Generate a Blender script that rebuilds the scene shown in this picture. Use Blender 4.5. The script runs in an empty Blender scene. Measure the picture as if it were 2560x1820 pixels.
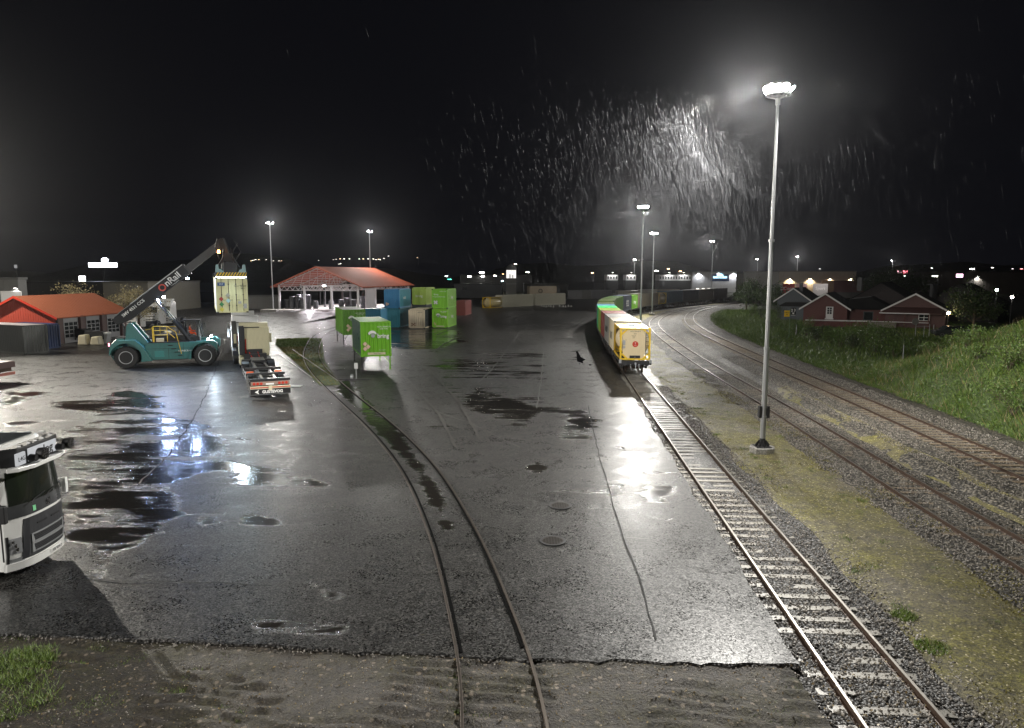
import bpy, math, random
import numpy as np
from mathutils import Vector, Matrix
R = math.radians
random.seed(7); rng = np.random.default_rng(7)
S = bpy.context.scene
C = S.collection
# ------------------------------------------------------------------ camera, world, exposure
F = 1767.0; PT = math.atan(223 / F); HC = 8.0
cam = bpy.data.objects.new('camera', bpy.data.cameras.new('camera')); C.objects.link(cam)
cam.location = (0, 0, HC); cam.rotation_euler = (R(90) - PT, 0, 0)
cam.data.sensor_width = 36; cam.data.lens = 36 * F / 2560; cam.data.clip_start = 0.2; cam.data.clip_end = 6000
S.camera = cam
w = bpy.data.worlds.new("World"); S.world = w; w.use_nodes = True
bg = w.node_tree.nodes['Background']
bg.inputs[0].default_value = (0.0028, 0.0029, 0.0042, 1); bg.inputs[1].default_value = 1.0
S.view_settings.view_transform = 'Standard'; S.view_settings.look = 'None'
S.view_settings.gamma = 1; S.view_settings.exposure = 0.0
try:
    S.cycles.use_denoising = True
    S.cycles.max_bounces = 5; S.cycles.diffuse_bounces = 2; S.cycles.glossy_bounces = 3
    S.cycles.transmission_bounces = 4; S.cycles.volume_bounces = 0; S.cycles.transparent_max_bounces = 8
    S.cycles.sample_clamp_indirect = 3.0; S.cycles.sample_clamp_direct = 0
    S.cycles.caustics_reflective = False; S.cycles.caustics_refractive = False
except Exception: pass
PWR = 2.1      # one factor on every lamp of the place

def G(x, y, z=0.0):                     # picture position -> point on the level z
    u = (x - 1280) / F; v = (910 - y) / F
    d = (u, math.cos(PT) + v * math.sin(PT), -math.sin(PT) + v * math.cos(PT))
    t = (z - HC) / d[2]
    return Vector((d[0] * t, d[1] * t, z))
def P(x, y, Y):                         # picture position -> point at distance Y
    u = (x - 1280) / F; v = (910 - y) / F
    d = (u, math.cos(PT) + v * math.sin(PT), -math.sin(PT) + v * math.cos(PT))
    t = Y / d[1]
    return Vector((d[0] * t, Y, HC + d[2] * t))

# ------------------------------------------------------------------ materials
class NT:
    def __init__(s, name):
        s.m = bpy.data.materials.new(name); s.m.use_nodes = True
        s.t = s.m.node_tree; s.b = s.t.nodes['Principled BSDF']; s.out = s.t.nodes['Material Output']
    def n(s, typ, **k):
        o = s.t.nodes.new(typ)
        for a, v in k.items():
            if a[0] == '_': o.inputs[int(a[1:])].default_value = v
            else: setattr(o, a, v)
        return o
    def l(s, a, b): s.t.links.new(a, b)
    def co(s): 
        if not hasattr(s, '_co'): s._co = s.n('ShaderNodeTexCoord')
        return s._co
    def noise(s, scale, detail=3, rough=.5, vec=None, obj=True, sc3=None):
        o = s.n('ShaderNodeTexNoise'); o.inputs['Scale'].default_value = scale
        o.inputs['Detail'].default_value = detail; o.inputs['Roughness'].default_value = rough
        src = vec or s.co().outputs['Object']
        if sc3:
            mp = s.n('ShaderNodeMapping'); mp.inputs['Scale'].default_value = sc3; s.l(src, mp.inputs[0]); src = mp.outputs[0]
        s.l(src, o.inputs['Vector']); return o.outputs['Fac']
    def ramp(s, fac, stops):
        o = s.n('ShaderNodeValToRGB'); s.l(fac, o.inputs[0]); e = o.color_ramp.elements
        while len(e) < len(stops): e.new(.5)
        for i, (p, c) in enumerate(stops):
            e[i].position = p; e[i].color = (c, c, c, 1) if not hasattr(c, '__len__') else (*c, 1)
        return o.outputs[0]
    def math(s, op, a, b=None, clamp=False):
        o = s.n('ShaderNodeMath', operation=op, use_clamp=clamp)
        for i, v in enumerate((a, b)):
            if v is None: continue
            if isinstance(v, (int, float)): o.inputs[i].default_value = v
            else: s.l(v, o.inputs[i])
        return o.outputs[0]
    def mix(s, f, a, b):
        o = s.n('ShaderNodeMix', data_type='RGBA'); s.l(f, o.inputs[0]) if not isinstance(f, (int, float)) else setattr(o.inputs[0], 'default_value', f)
        for i, v in ((6, a), (7, b)):
            if hasattr(v, 'is_linked'): s.l(v, o.inputs[i])
            else: o.inputs[i].default_value = (*v, 1)
        return o.outputs[2]
    def bump(s, h, strength=.5, dist=.02):
        o = s.n('ShaderNodeBump'); o.inputs['Strength'].default_value = strength; o.inputs['Distance'].default_value = dist
        s.l(h, o.inputs['Height']); s.l(o.outputs[0], s.b.inputs['Normal']); return o
    def base(s, v): s.l(v, s.b.inputs['Base Color']) if hasattr(v, 'is_linked') else setattr(s.b.inputs['Base Color'], 'default_value', (*v, 1))
    def rough(s, v): s.l(v, s.b.inputs['Roughness']) if hasattr(v, 'is_linked') else setattr(s.b.inputs['Roughness'], 'default_value', v)

MC = {}
def paint(col, rough=.4, metal=0., dirt=.35, name='paint', coat=0.):
    key = (tuple(round(c, 3) for c in col), rough, metal, dirt, name)
    if key in MC: return MC[key]
    t = NT(name)
    n1 = t.noise(1.3, 5, .65); n2 = t.noise(9, 4, .7, sc3=(1, 1, .18))
    f = t.math('MULTIPLY', t.ramp(n2, [(.42, 0.), (.72, 1.)]), t.ramp(n1, [(.35, .25), (.7, 1.)]))
    f = t.math('MULTIPLY', f, dirt)
    t.base(t.mix(f, col, tuple(c * .35 + .009 for c in col)))
    t.rough(t.math('ADD', t.math('MULTIPLY', n1, .2), rough - .1))
    t.b.inputs['Metallic'].default_value = metal
    if coat: t.b.inputs['Coat Weight'].default_value = coat
    MC[key] = t.m; return t.m
def emit(col, st, name='lamp_glass'):
    key = ('e', tuple(col), st)
    if key in MC: return MC[key]
    t = NT(name); t.base((.02, .02, .02)); t.b.inputs['Emission Color'].default_value = (*col, 1)
    t.b.inputs['Emission Strength'].default_value = st; MC[key] = t.m; return t.m

def mat_asphalt():
    t = NT('wet_asphalt'); co = t.co().outputs['Object']
    at = t.n('ShaderNodeAttribute', attribute_name='wet').outputs['Fac']
    big = t.noise(.11, 5, .6, co); mid = t.noise(.7, 6, .68, co); edge = t.noise(.5, 8, .72, co, sc3=(.4, 1.7, 1))
    def cell(sc):
        v = t.n('ShaderNodeTexVoronoi'); v.inputs['Scale'].default_value = sc; t.l(co, v.inputs['Vector'])
        g = t.n('ShaderNodeSeparateColor'); t.l(v.outputs['Color'], g.inputs[0]); return g.outputs[0], v.outputs['Distance']
    c1_, d1_ = cell(30); c2_, d2_ = cell(15)
    wet = t.math('ADD', at, t.math('MULTIPLY', t.math('SUBTRACT', edge, .5), 2.6))
    wet = t.math('ADD', wet, t.math('MULTIPLY', t.math('SUBTRACT', big, .5), 1.8))
    pud = t.ramp(wet, [(.42, 0.), (.72, 1.)])
    damp = t.ramp(mid, [(.34, 0.), (.66, 1.)])
    c1 = t.mix(damp, (.005, .005, .0052), (.0125, .012, .0112))
    c1 = t.mix(t.ramp(big, [(.35, 0.), (.65, .6)]), c1, (.0155, .015, .014))
    new = t.n('ShaderNodeAttribute', attribute_name='newer').outputs['Fac']
    c1 = t.mix(t.math('MULTIPLY', new, .8), c1, (.034, .0335, .033))
    c1 = t.mix(t.ramp(c1_, [(.6, 0.), (1., 1.)]), c1, (.085, .082, .076))
    c1 = t.mix(t.ramp(c2_, [(.0, .75), (.35, 0.)]), c1, (.003, .003, .003))
    t.base(t.mix(pud, c1, (.0125, .0112, .0095)))
    r = t.math('ADD', t.math('MULTIPLY', t.ramp(mid, [(.4, 0.), (.6, 1.)]), .10), .22)
    r = t.math('ADD', r, t.math('MULTIPLY', c1_, .16))
    ro = t.n('ShaderNodeMix', data_type='FLOAT'); t.l(pud, ro.inputs[0]); t.l(r, ro.inputs[2]); ro.inputs[3].default_value = .14
    t.rough(ro.outputs[0])
    sp = t.n('ShaderNodeMix', data_type='FLOAT'); t.l(pud, sp.inputs[0]); t.l(t.math('ADD', t.math('MULTIPLY', c1_, .42), .05), sp.inputs[2]); sp.inputs[3].default_value = .5
    t.l(sp.outputs[0], t.b.inputs['Specular IOR Level'])
    dry = t.math('SUBTRACT', 1.02, pud)
    h = t.math('ADD', t.math('MULTIPLY', c1_, .8), t.math('MULTIPLY', c2_, .8))
    h = t.math('MULTIPLY', h, dry)
    h = t.math('ADD', h, t.math('MULTIPLY', t.noise(2.0, 3, .5, co), .35))
    t.bump(h, .9, .017)
    return t.m
def mat_water():
    t = NT('puddle_water'); t.base((.006, .006, .005)); t.rough(.03)
    t.bump(t.noise(11, 2, .5), .05, .01); return t.m
def mat_ground(name, cols, scale=6, bump=.8, dist=.05, rough=(.45, .8), vor=None, mo=None, fleck=None):
    t = NT(name); co = t.co().outputs['Object']
    a = t.noise(scale, 8, .75, co); b = t.noise(scale * .09, 6, .68, co); fine = t.noise(scale * 4, 3, .7, co)
    am = t.ramp(a, [(.36, 0.), (.64, 1.)]); fm = t.ramp(fine, [(.38, 0.), (.62, 1.)])
    def tone(c0, c1_): return t.mix(fm, t.mix(am, tuple(k * .45 for k in c0), c0), t.mix(am, c0, tuple(k * 1.25 for k in c1_)))
    c = tone(cols[0], cols[1])
    if mo: c = t.mix(t.ramp(t.math('ADD', t.math('MULTIPLY', b, .7), t.math('MULTIPLY', a, .3)), [(mo[0], 0.), (mo[1], 1.)]), c, tone(cols[2], cols[3]))
    h = t.math('ADD', a, t.math('MULTIPLY', fine, .4))
    if fleck:
        v = t.n('ShaderNodeTexVoronoi'); v.inputs['Scale'].default_value = fleck; t.l(co, v.inputs['Vector'])
        g = t.n('ShaderNodeSeparateColor'); t.l(v.outputs['Color'], g.inputs[0]); f = t.math('MULTIPLY', t.ramp(g.outputs[0], [(.86, 0.), (.93, 1.)]), t.ramp(v.outputs['Distance'], [(.25, 1.), (.5, 0.)]))
        c = t.mix(f, c, tuple(min(.7, k * 3 + .05) for k in cols[1]))
    if vor:
        v = t.n('ShaderNodeTexVoronoi'); v.inputs['Scale'].default_value = vor; t.l(co, v.inputs['Vector'])
        g = t.n('ShaderNodeSeparateColor'); t.l(v.outputs['Color'], g.inputs[0])
        st = t.mix(t.ramp(g.outputs[0], [(.1, 0.), (.95, 1.)]), tuple(k * .35 for k in cols[0]), tuple(min(.6, k * 2.0) for k in cols[1]))
        c = t.mix(.75, c, st)
        c = t.mix(t.ramp(v.outputs['Distance'], [(.3, 0.), (.62, .9)]), c, tuple(k * .15 for k in cols[0]))
        h = t.math('ADD', t.math('MULTIPLY', t.math('SUBTRACT', 1., v.outputs['Distance']), 1.0), t.math('MULTIPLY', g.outputs[1], .9))
    t.base(c); t.rough(t.ramp(b, [(.3, rough[0]), (.7, rough[1])])); t.bump(h, bump, dist); return t.m
M = dict(
    asphalt=mat_asphalt(), water=mat_water(),
    ballast=mat_ground('ballast_stone', [(.080, .070, .055), (.165, .146, .115)], 3, 1., .07, (.55, .75), 9),
    ballast_dark=mat_ground('oily_ballast', [(.05, .047, .045), (.11, .105, .10)], 4, 1., .05, (.3, .5), 14),
    moss=mat_ground('mossy_gravel', [(.095, .08, .05), (.18, .155, .095), (.12, .11, .024), (.22, .20, .045)], 3.5, 1., .06, (.5, .75), None, (.40, .60), 16),
    dirt=mat_ground('muddy_gravel', [(.022, .016, .010), (.046, .034, .021), (.022, .021, .006), (.045, .040, .012)], 4, 1., .08, (.5, .85), None, (.45, .62), 9),
    soil=mat_ground('far_ground', [(.035, .04, .02), (.06, .06, .03)], 3, .6, .05, (.6, .9)),
    grass=mat_ground('grass_ground', [(.035, .06, .012), (.07, .10, .022)], 6, 1., .08, (.6, .9)),
    concrete=mat_ground('concrete', [(.28, .27, .25), (.40, .39, .36)], 5, .3, .01, (.4, .7)),
    sleeper=mat_ground('wet_concrete_sleeper', [(.22, .205, .175), (.33, .31, .27)], 8, .4, .01, (.3, .55)),
    wood=mat_ground('old_timber', [(.16, .125, .085), (.28, .22, .15)], 12, .6, .02, (.35, .6)),
    rust=paint((.065, .038, .025), .5, .3, .6, 'rusty_rail'), steel=paint((.36, .34, .31), .36, .9, .4, 'worn_steel'),
    galv=paint((.42, .43, .44), .42, .6, .35, 'galvanised_steel'), dark=paint((.03, .03, .032), .4, .1, .3, 'dark_metal'),
    black=paint((.005, .005, .006), .6, 0, .2, 'black_paint'), tyre=paint((.018, .018, .018), .7, 0, .3, 'tyre_rubber'),
    white=paint((.72, .72, .70), .25, 0, .15, 'white_paint'), cream=paint((.62, .56, .40), .35, 0, .2, 'cream_paint'),
    glass=paint((.02, .025, .028), .06, 0, 0, 'dark_glass'), yellow=paint((.75, .50, .03), .4, 0, .25, 'yellow_paint'),
    teal=paint((.033, .16, .15), .4, 0, .6, 'teal_paint'), letter=paint((.8, .8, .78), .5, 0, .05, 'white_lettering'),
    letterb=paint((.03, .03, .03), .5, 0, 0, 'black_lettering'), red=paint((.5, .04, .02), .4, 0, .2, 'red_paint'),
    chrome=paint((.7, .7, .7), .15, 1., .05, 'polished_steel'), skin=paint((.5, .3, .22), .6, 0, 0, 'skin'),
    orange=paint((.8, .10, .02), .7, 0, .05, 'orange_cloth'), bark=paint((.09, .07, .05), .8, 0, .4, 'bark'),
)
def leafmat(name, c1, c2):
    t = NT(name); o = t.n('ShaderNodeNewGeometry'); r = o.outputs['Random Per Island']
    t.base(t.mix(r, c1, c2)); t.rough(.5)
    t.b.inputs['Transmission Weight'].default_value = 0
    return t.m
M['stone'] = leafmat('loose_stone', (.05, .045, .04), (.36, .33, .29))
M['leaf'] = leafmat('green_leaf', (.045, .11, .015), (.12, .17, .03))
M['leafdark'] = leafmat('dark_leaf', (.02, .045, .010), (.05, .075, .02))
M['leafpale'] = leafmat('pale_blossom_leaf', (.20, .17, .08), (.38, .33, .18))
M['blade'] = leafmat('grass_blade', (.04, .095, .012), (.13, .18, .028))
M['tuft'] = leafmat('bright_grass_blade', (.08, .15, .02), (.20, .27, .05))
M['bladeyel'] = leafmat('yellow_moss_blade', (.15, .13, .03), (.26, .23, .05))
M['bladedry'] = leafmat('dry_stalk', (.20, .14, .06), (.34, .26, .13))

# ------------------------------------------------------------------ mesh building
class MB:
    def __init__(s): s.v = []; s.f = []; s.m = []; s.T = None
    def add(s, vs, fs, mi=0):
        o = len(s.v)
        if s.T is not None: vs = [s.T @ Vector(q) for q in vs]
        s.v += [tuple(q) for q in vs]; s.f += [tuple(i + o for i in f) for f in fs]; s.m += [mi] * len(fs); return s
    def box(s, x0, x1, y0, y1, z0, z1, mi=0):
        v = [(x, y, z) for z in (z0, z1) for y in (y0, y1) for x in (x0, x1)]
        return s.add(v, [(0, 2, 3, 1), (4, 5, 7, 6), (0, 1, 5, 4), (2, 6, 7, 3), (0, 4, 6, 2), (1, 3, 7, 5)], mi)
    def bar(s, a, b, w, h=None, mi=0):
        a = Vector(a); b = Vector(b); h = h or w; d = (b - a).normalized()
        u = d.cross(Vector((0, 0, 1))); u = (u.normalized() if u.length > 1e-4 else Vector((1, 0, 0))) * w / 2
        n = u.cross(d).normalized() * h / 2
        v = [p + i * u + j * n for p in (a, b) for i, j in ((-1, -1), (1, -1), (1, 1), (-1, 1))]
        return s.add(v, [(0, 1, 2, 3), (7, 6, 5, 4), (0, 4, 5, 1), (1, 5, 6, 2), (2, 6, 7, 3), (3, 7, 4, 0)], mi)
    def cyl(s, a, b, r0, r1=None, n=12, mi=0, cap=True):
        a = Vector(a); b = Vector(b); r1 = r0 if r1 is None else r1; d = (b - a).normalized()
        u = d.orthogonal().normalized(); w_ = d.cross(u)
        v = [p + r * (math.cos(k * 2 * math.pi / n) * u + math.sin(k * 2 * math.pi / n) * w_) for p, r in ((a, r0), (b, r1)) for k in range(n)]
        f = [(k, (k + 1) % n, n + (k + 1) % n, n + k) for k in range(n)]
        if cap: f += [tuple(range(n))[::-1], tuple(range(n, 2 * n))]
        return s.add(v, f, mi)
    def tube(s, pts, r, n=6, mi=0):
        for a, b in zip(pts[:-1], pts[1:]): s.cyl(a, b, r, r, n, mi)
        return s
    def prism(s, poly, axis, a, b, mi=0):      # poly of 2-D points extruded along axis from a to b
        def mk(p, q): return {'x': (q, p[0], p[1]), 'y': (p[0], q, p[1]), 'z': (p[0], p[1], q)}[axis]
        n = len(poly); v = [mk(p, a) for p in poly] + [mk(p, b) for p in poly]
        return s.add(v, [(k, (k + 1) % n, n + (k + 1) % n, n + k) for k in range(n)] + [tuple(range(n))[::-1], tuple(range(n, 2 * n))], mi)
    def lathe(s, prof, axis_o, ax='x', n=24, mi=0):   # prof of (along, radius)
        o = Vector(axis_o); v = []
        for (t, r) in prof:
            for k in range(n):
                c, q = r * math.cos(k * 2 * math.pi / n), r * math.sin(k * 2 * math.pi / n)
                v.append(o + Vector({'x': (t, c, q), 'y': (c, t, q), 'z': (c, q, t)}[ax]))
        f = []
        for i in range(len(prof) - 1):
            f += [(i * n + k, i * n + (k + 1) % n, (i + 1) * n + (k + 1) % n, (i + 1) * n + k) for k in range(n)]
        f += [tuple(range(n))[::-1], tuple(range((len(prof) - 1) * n, len(prof) * n))]
        return s.add(v, f, mi)
    def corr(s, p0, p1, z0, z1, depth=.036, pitch=.28, mi=0):     # corrugated wall between two plan points
        p0 = Vector((*p0, 0)); p1 = Vector((*p1, 0)); L = (p1 - p0).length; d = (p1 - p0) / L; nrm = Vector((d.y, -d.x, 0))
        k = max(2, round(L / pitch)); st = L / k; xs = []
        for i in range(k):
            for t, o in ((0, 0), (.3, 0), (.5, -1), (.8, -1)): xs.append((i * st + t * st, o))
        xs.append((L, 0)); v = []
        for t, o in xs:
            q = p0 + d * t + nrm * depth * o; v += [(q.x, q.y, z0), (q.x, q.y, z1)]
        return s.add(v, [(2 * i, 2 * i + 2, 2 * i + 3, 2 * i + 1) for i in range(len(xs) - 1)], mi)
    def build(s, name, mats, parent=None, smooth=False, loc=None, bevel=0):
        me = bpy.data.meshes.new(name); me.from_pydata(s.v, [], s.f)
        mats = mats if isinstance(mats, (list, tuple)) else [mats]
        for m in mats: me.materials.append(m)
        if max(s.m or [0]): me.polygons.foreach_set('material_index', s.m)
        if smooth: me.polygons.foreach_set('use_smooth', [True] * len(me.polygons))
        me.update(); o = bpy.data.objects.new(name, me); C.objects.link(o)
        if smooth:
            try: me.set_sharp_from_angle(angle=R(38))
            except Exception: pass
        if parent: o.parent = parent
        if loc is not None: o.location = loc
        if bevel:
            b = o.modifiers.new('bevel', 'BEVEL'); b.width = bevel; b.segments = 2; b.limit_method = 'ANGLE'; b.angle_limit = R(35)
        return o
def tag(o, label=None, cat=None, group=None, kind=None):
    if label: o['label'] = label
    if cat: o['category'] = cat
    if group: o['group'] = group
    if kind: o['kind'] = kind
    return o
def thing(name, label, cat, loc=(0, 0, 0), rz=0., group=None):
    o = bpy.data.objects.new(name, None); C.objects.link(o); o.empty_display_size = .3
    o.location = loc; o.rotation_euler = (0, 0, rz); return tag(o, label, cat, group)
def struct(o): o['kind'] = 'structure'; return o
def copytree(o, parent=None):
    c = o.copy(); C.objects.link(c)
    if parent: c.parent = parent
    for ch in list(o.children): copytree(ch, c)
    return c
def text(s, size, loc, rot, mat, parent, name='lettering', ax='CENTER', sx=1., bold=0.):
    cu = bpy.data.curves.new(name, 'FONT'); cu.body = s; cu.size = size; cu.align_x = ax; cu.align_y = 'CENTER'
    cu.extrude = .004; cu.offset = bold; cu.materials.append(mat); cu.resolution_u = 3
    tmp_ = bpy.data.objects.new(name, cu); me = bpy.data.meshes.new_from_object(tmp_); bpy.data.objects.remove(tmp_); me.name = name
    o = bpy.data.objects.new(name, me); C.objects.link(o); o.location = loc; o.rotation_euler = rot; o.scale = (sx, 1, 1)
    if parent: o.parent = parent
    return o
FRONT = (R(90), 0, 0)                 # lettering readable from -Y
LEFT = (R(90), 0, R(-90)); RIGHT = (R(90), 0, R(90))
def ext(poly, z0, z1, name, mats):
    m = MB(); m.prism(poly, 'z', z0, z1); return m.build(name, mats)
def npmesh(name, V, Fc, mat, parent=None):
    me = bpy.data.meshes.new(name); nf, k = Fc.shape
    me.vertices.add(len(V)); me.vertices.foreach_set('co', V.astype(np.float32).ravel())
    me.loops.add(nf * k); me.loops.foreach_set('vertex_index', Fc.astype(np.int32).ravel())
    me.polygons.add(nf); me.polygons.foreach_set('loop_start', np.arange(0, nf * k, k, dtype=np.int32))
    try: me.polygons.foreach_set('loop_total', np.full(nf, k, dtype=np.int32))
    except Exception: pass
    me.update(calc_edges=True); me.validate(); me.materials.append(mat)
    o = bpy.data.objects.new(name, me); C.objects.link(o)
    if parent: o.parent = parent
    return o
def grid(name, xs, ys, zf, mat, attr=None, smooth=True):
    X, Y = np.meshgrid(xs, ys); Z = zf(X, Y) if callable(zf) else np.full_like(X, zf)
    V = np.stack([X.ravel(), Y.ravel(), Z.ravel()], 1); nx, ny = len(xs), len(ys)
    i, j = np.meshgrid(np.arange(nx - 1), np.arange(ny - 1)); a = (j * nx + i).ravel()
    Fc = np.stack([a, a + 1, a + nx + 1, a + nx], 1)
    o = npmesh(name, V, Fc, mat)
    o.data.polygons.foreach_set('use_smooth', [smooth] * len(o.data.polygons))
    if attr is not None:
        A = o.data.attributes.new('wet', 'FLOAT', 'POINT'); A.data.foreach_set('value', attr(X, Y).ravel().astype(np.float32))
    return o
def blades(B, h, wd, lean, curl=.3):           # grass or leaf blades as slim triangles: numpy Nx3 base points
    n = len(B); az = rng.uniform(0, 2 * np.pi, n); la = rng.uniform(0, 2 * np.pi, n)
    hh = h * rng.uniform(.45, 1.25, n); u = np.stack([np.cos(az), np.sin(az), np.zeros(n)], 1) * (wd * rng.uniform(.6, 1.3, n))[:, None]
    tip = B + np.stack([np.cos(la) * lean * hh, np.sin(la) * lean * hh, hh], 1)
    V = np.stack([B - u, B + u, tip], 1).reshape(-1, 3)
    return V, np.arange(3 * n).reshape(-1, 3)
def leaves(Cn, size, flat=.0):                  # leaf quads round centres
    n = len(Cn); a = rng.normal(size=(n, 3)); a /= np.linalg.norm(a, axis=1)[:, None]
    b = rng.normal(size=(n, 3)); b -= (a * b).sum(1)[:, None] * a; b /= np.linalg.norm(b, axis=1)[:, None]
    sz = (size * rng.uniform(.5, 1.3, n))[:, None]; a *= sz; b *= sz * .6
    V = np.stack([Cn - a, Cn - b * .9, Cn + a, Cn + b], 1).reshape(-1, 3)
    return V, np.arange(4 * n).reshape(-1, 4)
def vnoise(X, Y, s, seed=0):                    # smooth value noise
    r = np.random.default_rng(seed).uniform(-1, 1, (64, 64)); x = X / s; y = Y / s
    xi = np.floor(x).astype(int); yi = np.floor(y).astype(int); fx = x - xi; fy = y - yi
    fx = fx * fx * (3 - 2 * fx); fy = fy * fy * (3 - 2 * fy)
    g = lambda a, b: r[a % 64, b % 64]
    return (g(xi, yi) * (1 - fx) + g(xi + 1, yi) * fx) * (1 - fy) + (g(xi, yi + 1) * (1 - fx) + g(xi + 1, yi + 1) * fx) * fy

# ------------------------------------------------------------------ paths
class Path:
    def __init__(s, pts, n=10):
        p = [Vector((*q, 0)) for q in pts]; p = [p[0] * 2 - p[1]] + p + [p[-1] * 2 - p[-2]]; o = []
        for i in range(1, len(p) - 2):
            for k in range(n):
                t = k / n; a, b, c, d = p[i - 1:i + 3]
                o.append(.5 * ((2 * b) + (c - a) * t + (2 * a - 5 * b + 4 * c - d) * t * t + (3 * b - a - 3 * c + d) * t ** 3))
        o.append(p[-2])
        for _ in range(6):                       # even the curve out
            o = [o[0]] + [(o[i - 1] + o[i] * 2 + o[i + 1]) / 4 for i in range(1, len(o) - 1)] + [o[-1]]
        s.p = o; s.s = [0.]
        for a, b in zip(o[:-1], o[1:]): s.s.append(s.s[-1] + (b - a).length)
        s.L = s.s[-1]
    def at(s, d):
        d = min(max(d, 0), s.L - 1e-3); i = int(np.searchsorted(s.s, d, side='right')) - 1
        t = (d - s.s[i]) / (s.s[i + 1] - s.s[i]); a, b = s.p[i], s.p[i + 1]
        q = a.lerp(b, t); i2 = min(i + 2, len(s.p) - 1); i0 = max(i - 1, 0)
        T = (s.p[i2] - s.p[i0]).normalized(); return q, T
    def off(s, o, d0=0, d1=None, step=1.):
        d1 = s.L if d1 is None else d1; n = max(2, int((d1 - d0) / step)); r = []
        for k in range(n + 1):
            q, T = s.at(d0 + (d1 - d0) * k / n); r.append(q + Vector((T.y, -T.x, 0)) * o)
        return r
    def sy(s, Y):                                # arc length where the path reaches Y
        for i, q in enumerate(s.p):
            if q.y >= Y: return s.s[i]
        return s.L
pA = Path([(6.5, 2), (7.08, 11.67), (7.9, 25), (8.85, 40), (9.82, 55.1), (10.85, 71), (12.0, 88), (14.0, 106), (18.2, 128), (25.5, 149), (35.5, 170), (50, 193), (72, 225), (98, 256), (125, 285)])
pB = Path([(14.5, 2), (14.6, 12), (14.92, 22.42), (15.4, 30), (16.32, 43), (17.19, 60), (18.75, 80), (20.6, 98), (22.9, 113.9), (26.54, 129.6), (33.5, 151), (43, 172), (57, 194), (79, 226)])
pC = Path([(19.2, 2), (19.7, 14), (20.24, 26.0), (20.9, 36), (21.6, 45), (22.77, 61.3), (24.41, 81.2), (26.84, 102.5), (30.57, 122), (36.75, 144), (46.8, 168), (59, 190.5), (75, 212), (100, 243), (128, 272)])
pD = Path([(.2, 3), (-.11, 11.67), (-.84, 16.5), (-1.95, 21.7), (-3.93, 28.8), (-6.98, 36.9), (-10.91, 46), (-16.2, 58.8), (-20.38, 71.2), (-24.4, 87.6), (-26.2, 98), (-26.6, 112), (-25.5, 130)])

def sweep(mb, path, prof, off, d0, d1, step=1.0, z=0.0, mis=None):
    pts = []; n = max(2, int((d1 - d0) / step)); k = len(prof); V = []
    for i in range(n + 1):
        q, T = path.at(d0 + (d1 - d0) * i / n); r = Vector((T.y, -T.x, 0))
        zz = z(q) if callable(z) else z
        V += [(q.x + r.x * (off + a), q.y + r.y * (off + a), zz + b) for a, b in prof]
    o = len(mb.v); mb.v += V
    for i in range(n):
        for j in range(k):
            mb.f.append((o + i * k + j, o + i * k + (j + 1) % k, o + (i + 1) * k + (j + 1) % k, o + (i + 1) * k + j)); mb.m.append(mis[j] if mis else 0)
RAIL = [(-.07, -.16), (.07, -.16), (.065, -.145), (.012, -.13), (.012, -.045), (.036, -.035), (.036, -.004), (.030, 0), (-.030, 0), (-.036, -.004), (-.036, -.035), (-.012, -.045), (-.012, -.13), (-.065, -.145)]
RMI = [0] * 7 + [1] + [0] * 6
def track(name, label, path, z, d0, d1, sl=None, slmat=None, near=100, spacing=.6, embedded=False, sleep_top=-.15, slen=2.5):
    q0, T0 = path.at(d0); t = thing(name, label, 'railway track', (0, 0, 0))
    for s_ in (-1, 1):
        mb = MB(); sweep(mb, path, [(a * (.85 if z == .032 else 1.), b) for a, b in RAIL], s_ * .755, d0, d1, .8, z, RMI); mb.build('rail', [M['rust'], paint((.15, .13, .11), .34, .9, .4, 'dull_steel') if z == .032 else M['steel']], t)
    if sl:
        mb0 = MB(); mb0.box(-slen / 2, slen / 2, -.115, .115, -.2, 0)
        base = None; k = 0; d = sl[0]; rest = MB()
        while d < sl[1]:
            q, T = path.at(d); ang = math.atan2(T.y, T.x) - math.pi / 2; j = random.uniform(-.012, .012)
            zz = z + sleep_top + j
            if k < near:
                if base is None: base = o = mb0.build('sleeper', slmat, t)
                else: o = base.copy(); C.objects.link(o); o.parent = t
                o.location = (q.x + random.uniform(-.03, .03), q.y, zz); o.rotation_euler = (0, 0, ang + random.uniform(-.012, .012))
            else:
                rest.T = Matrix.Translation((q.x, q.y, zz)) @ Matrix.Rotation(ang, 4, 'Z'); rest.box(-slen / 2, slen / 2, -.13, .13, -.2, 0)
            k += 1; d += spacing
        if rest.v: o = rest.build('far_sleepers', slmat, t); o['kind'] = 'stuff'
    return t
#SETTING
# ------------------------------------------------------------------ the setting
yb = [(0, 14.89), (1, 14.3)]
def edge_y(x): return 14.0 - .09 * x if x < 0 else 13.95 - .03 * x      # near edge of the asphalt
g = grid('ground', np.linspace(-900, 900, 13), np.linspace(-60, 1000, 11), -.32, M['soil']); struct(g)

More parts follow.
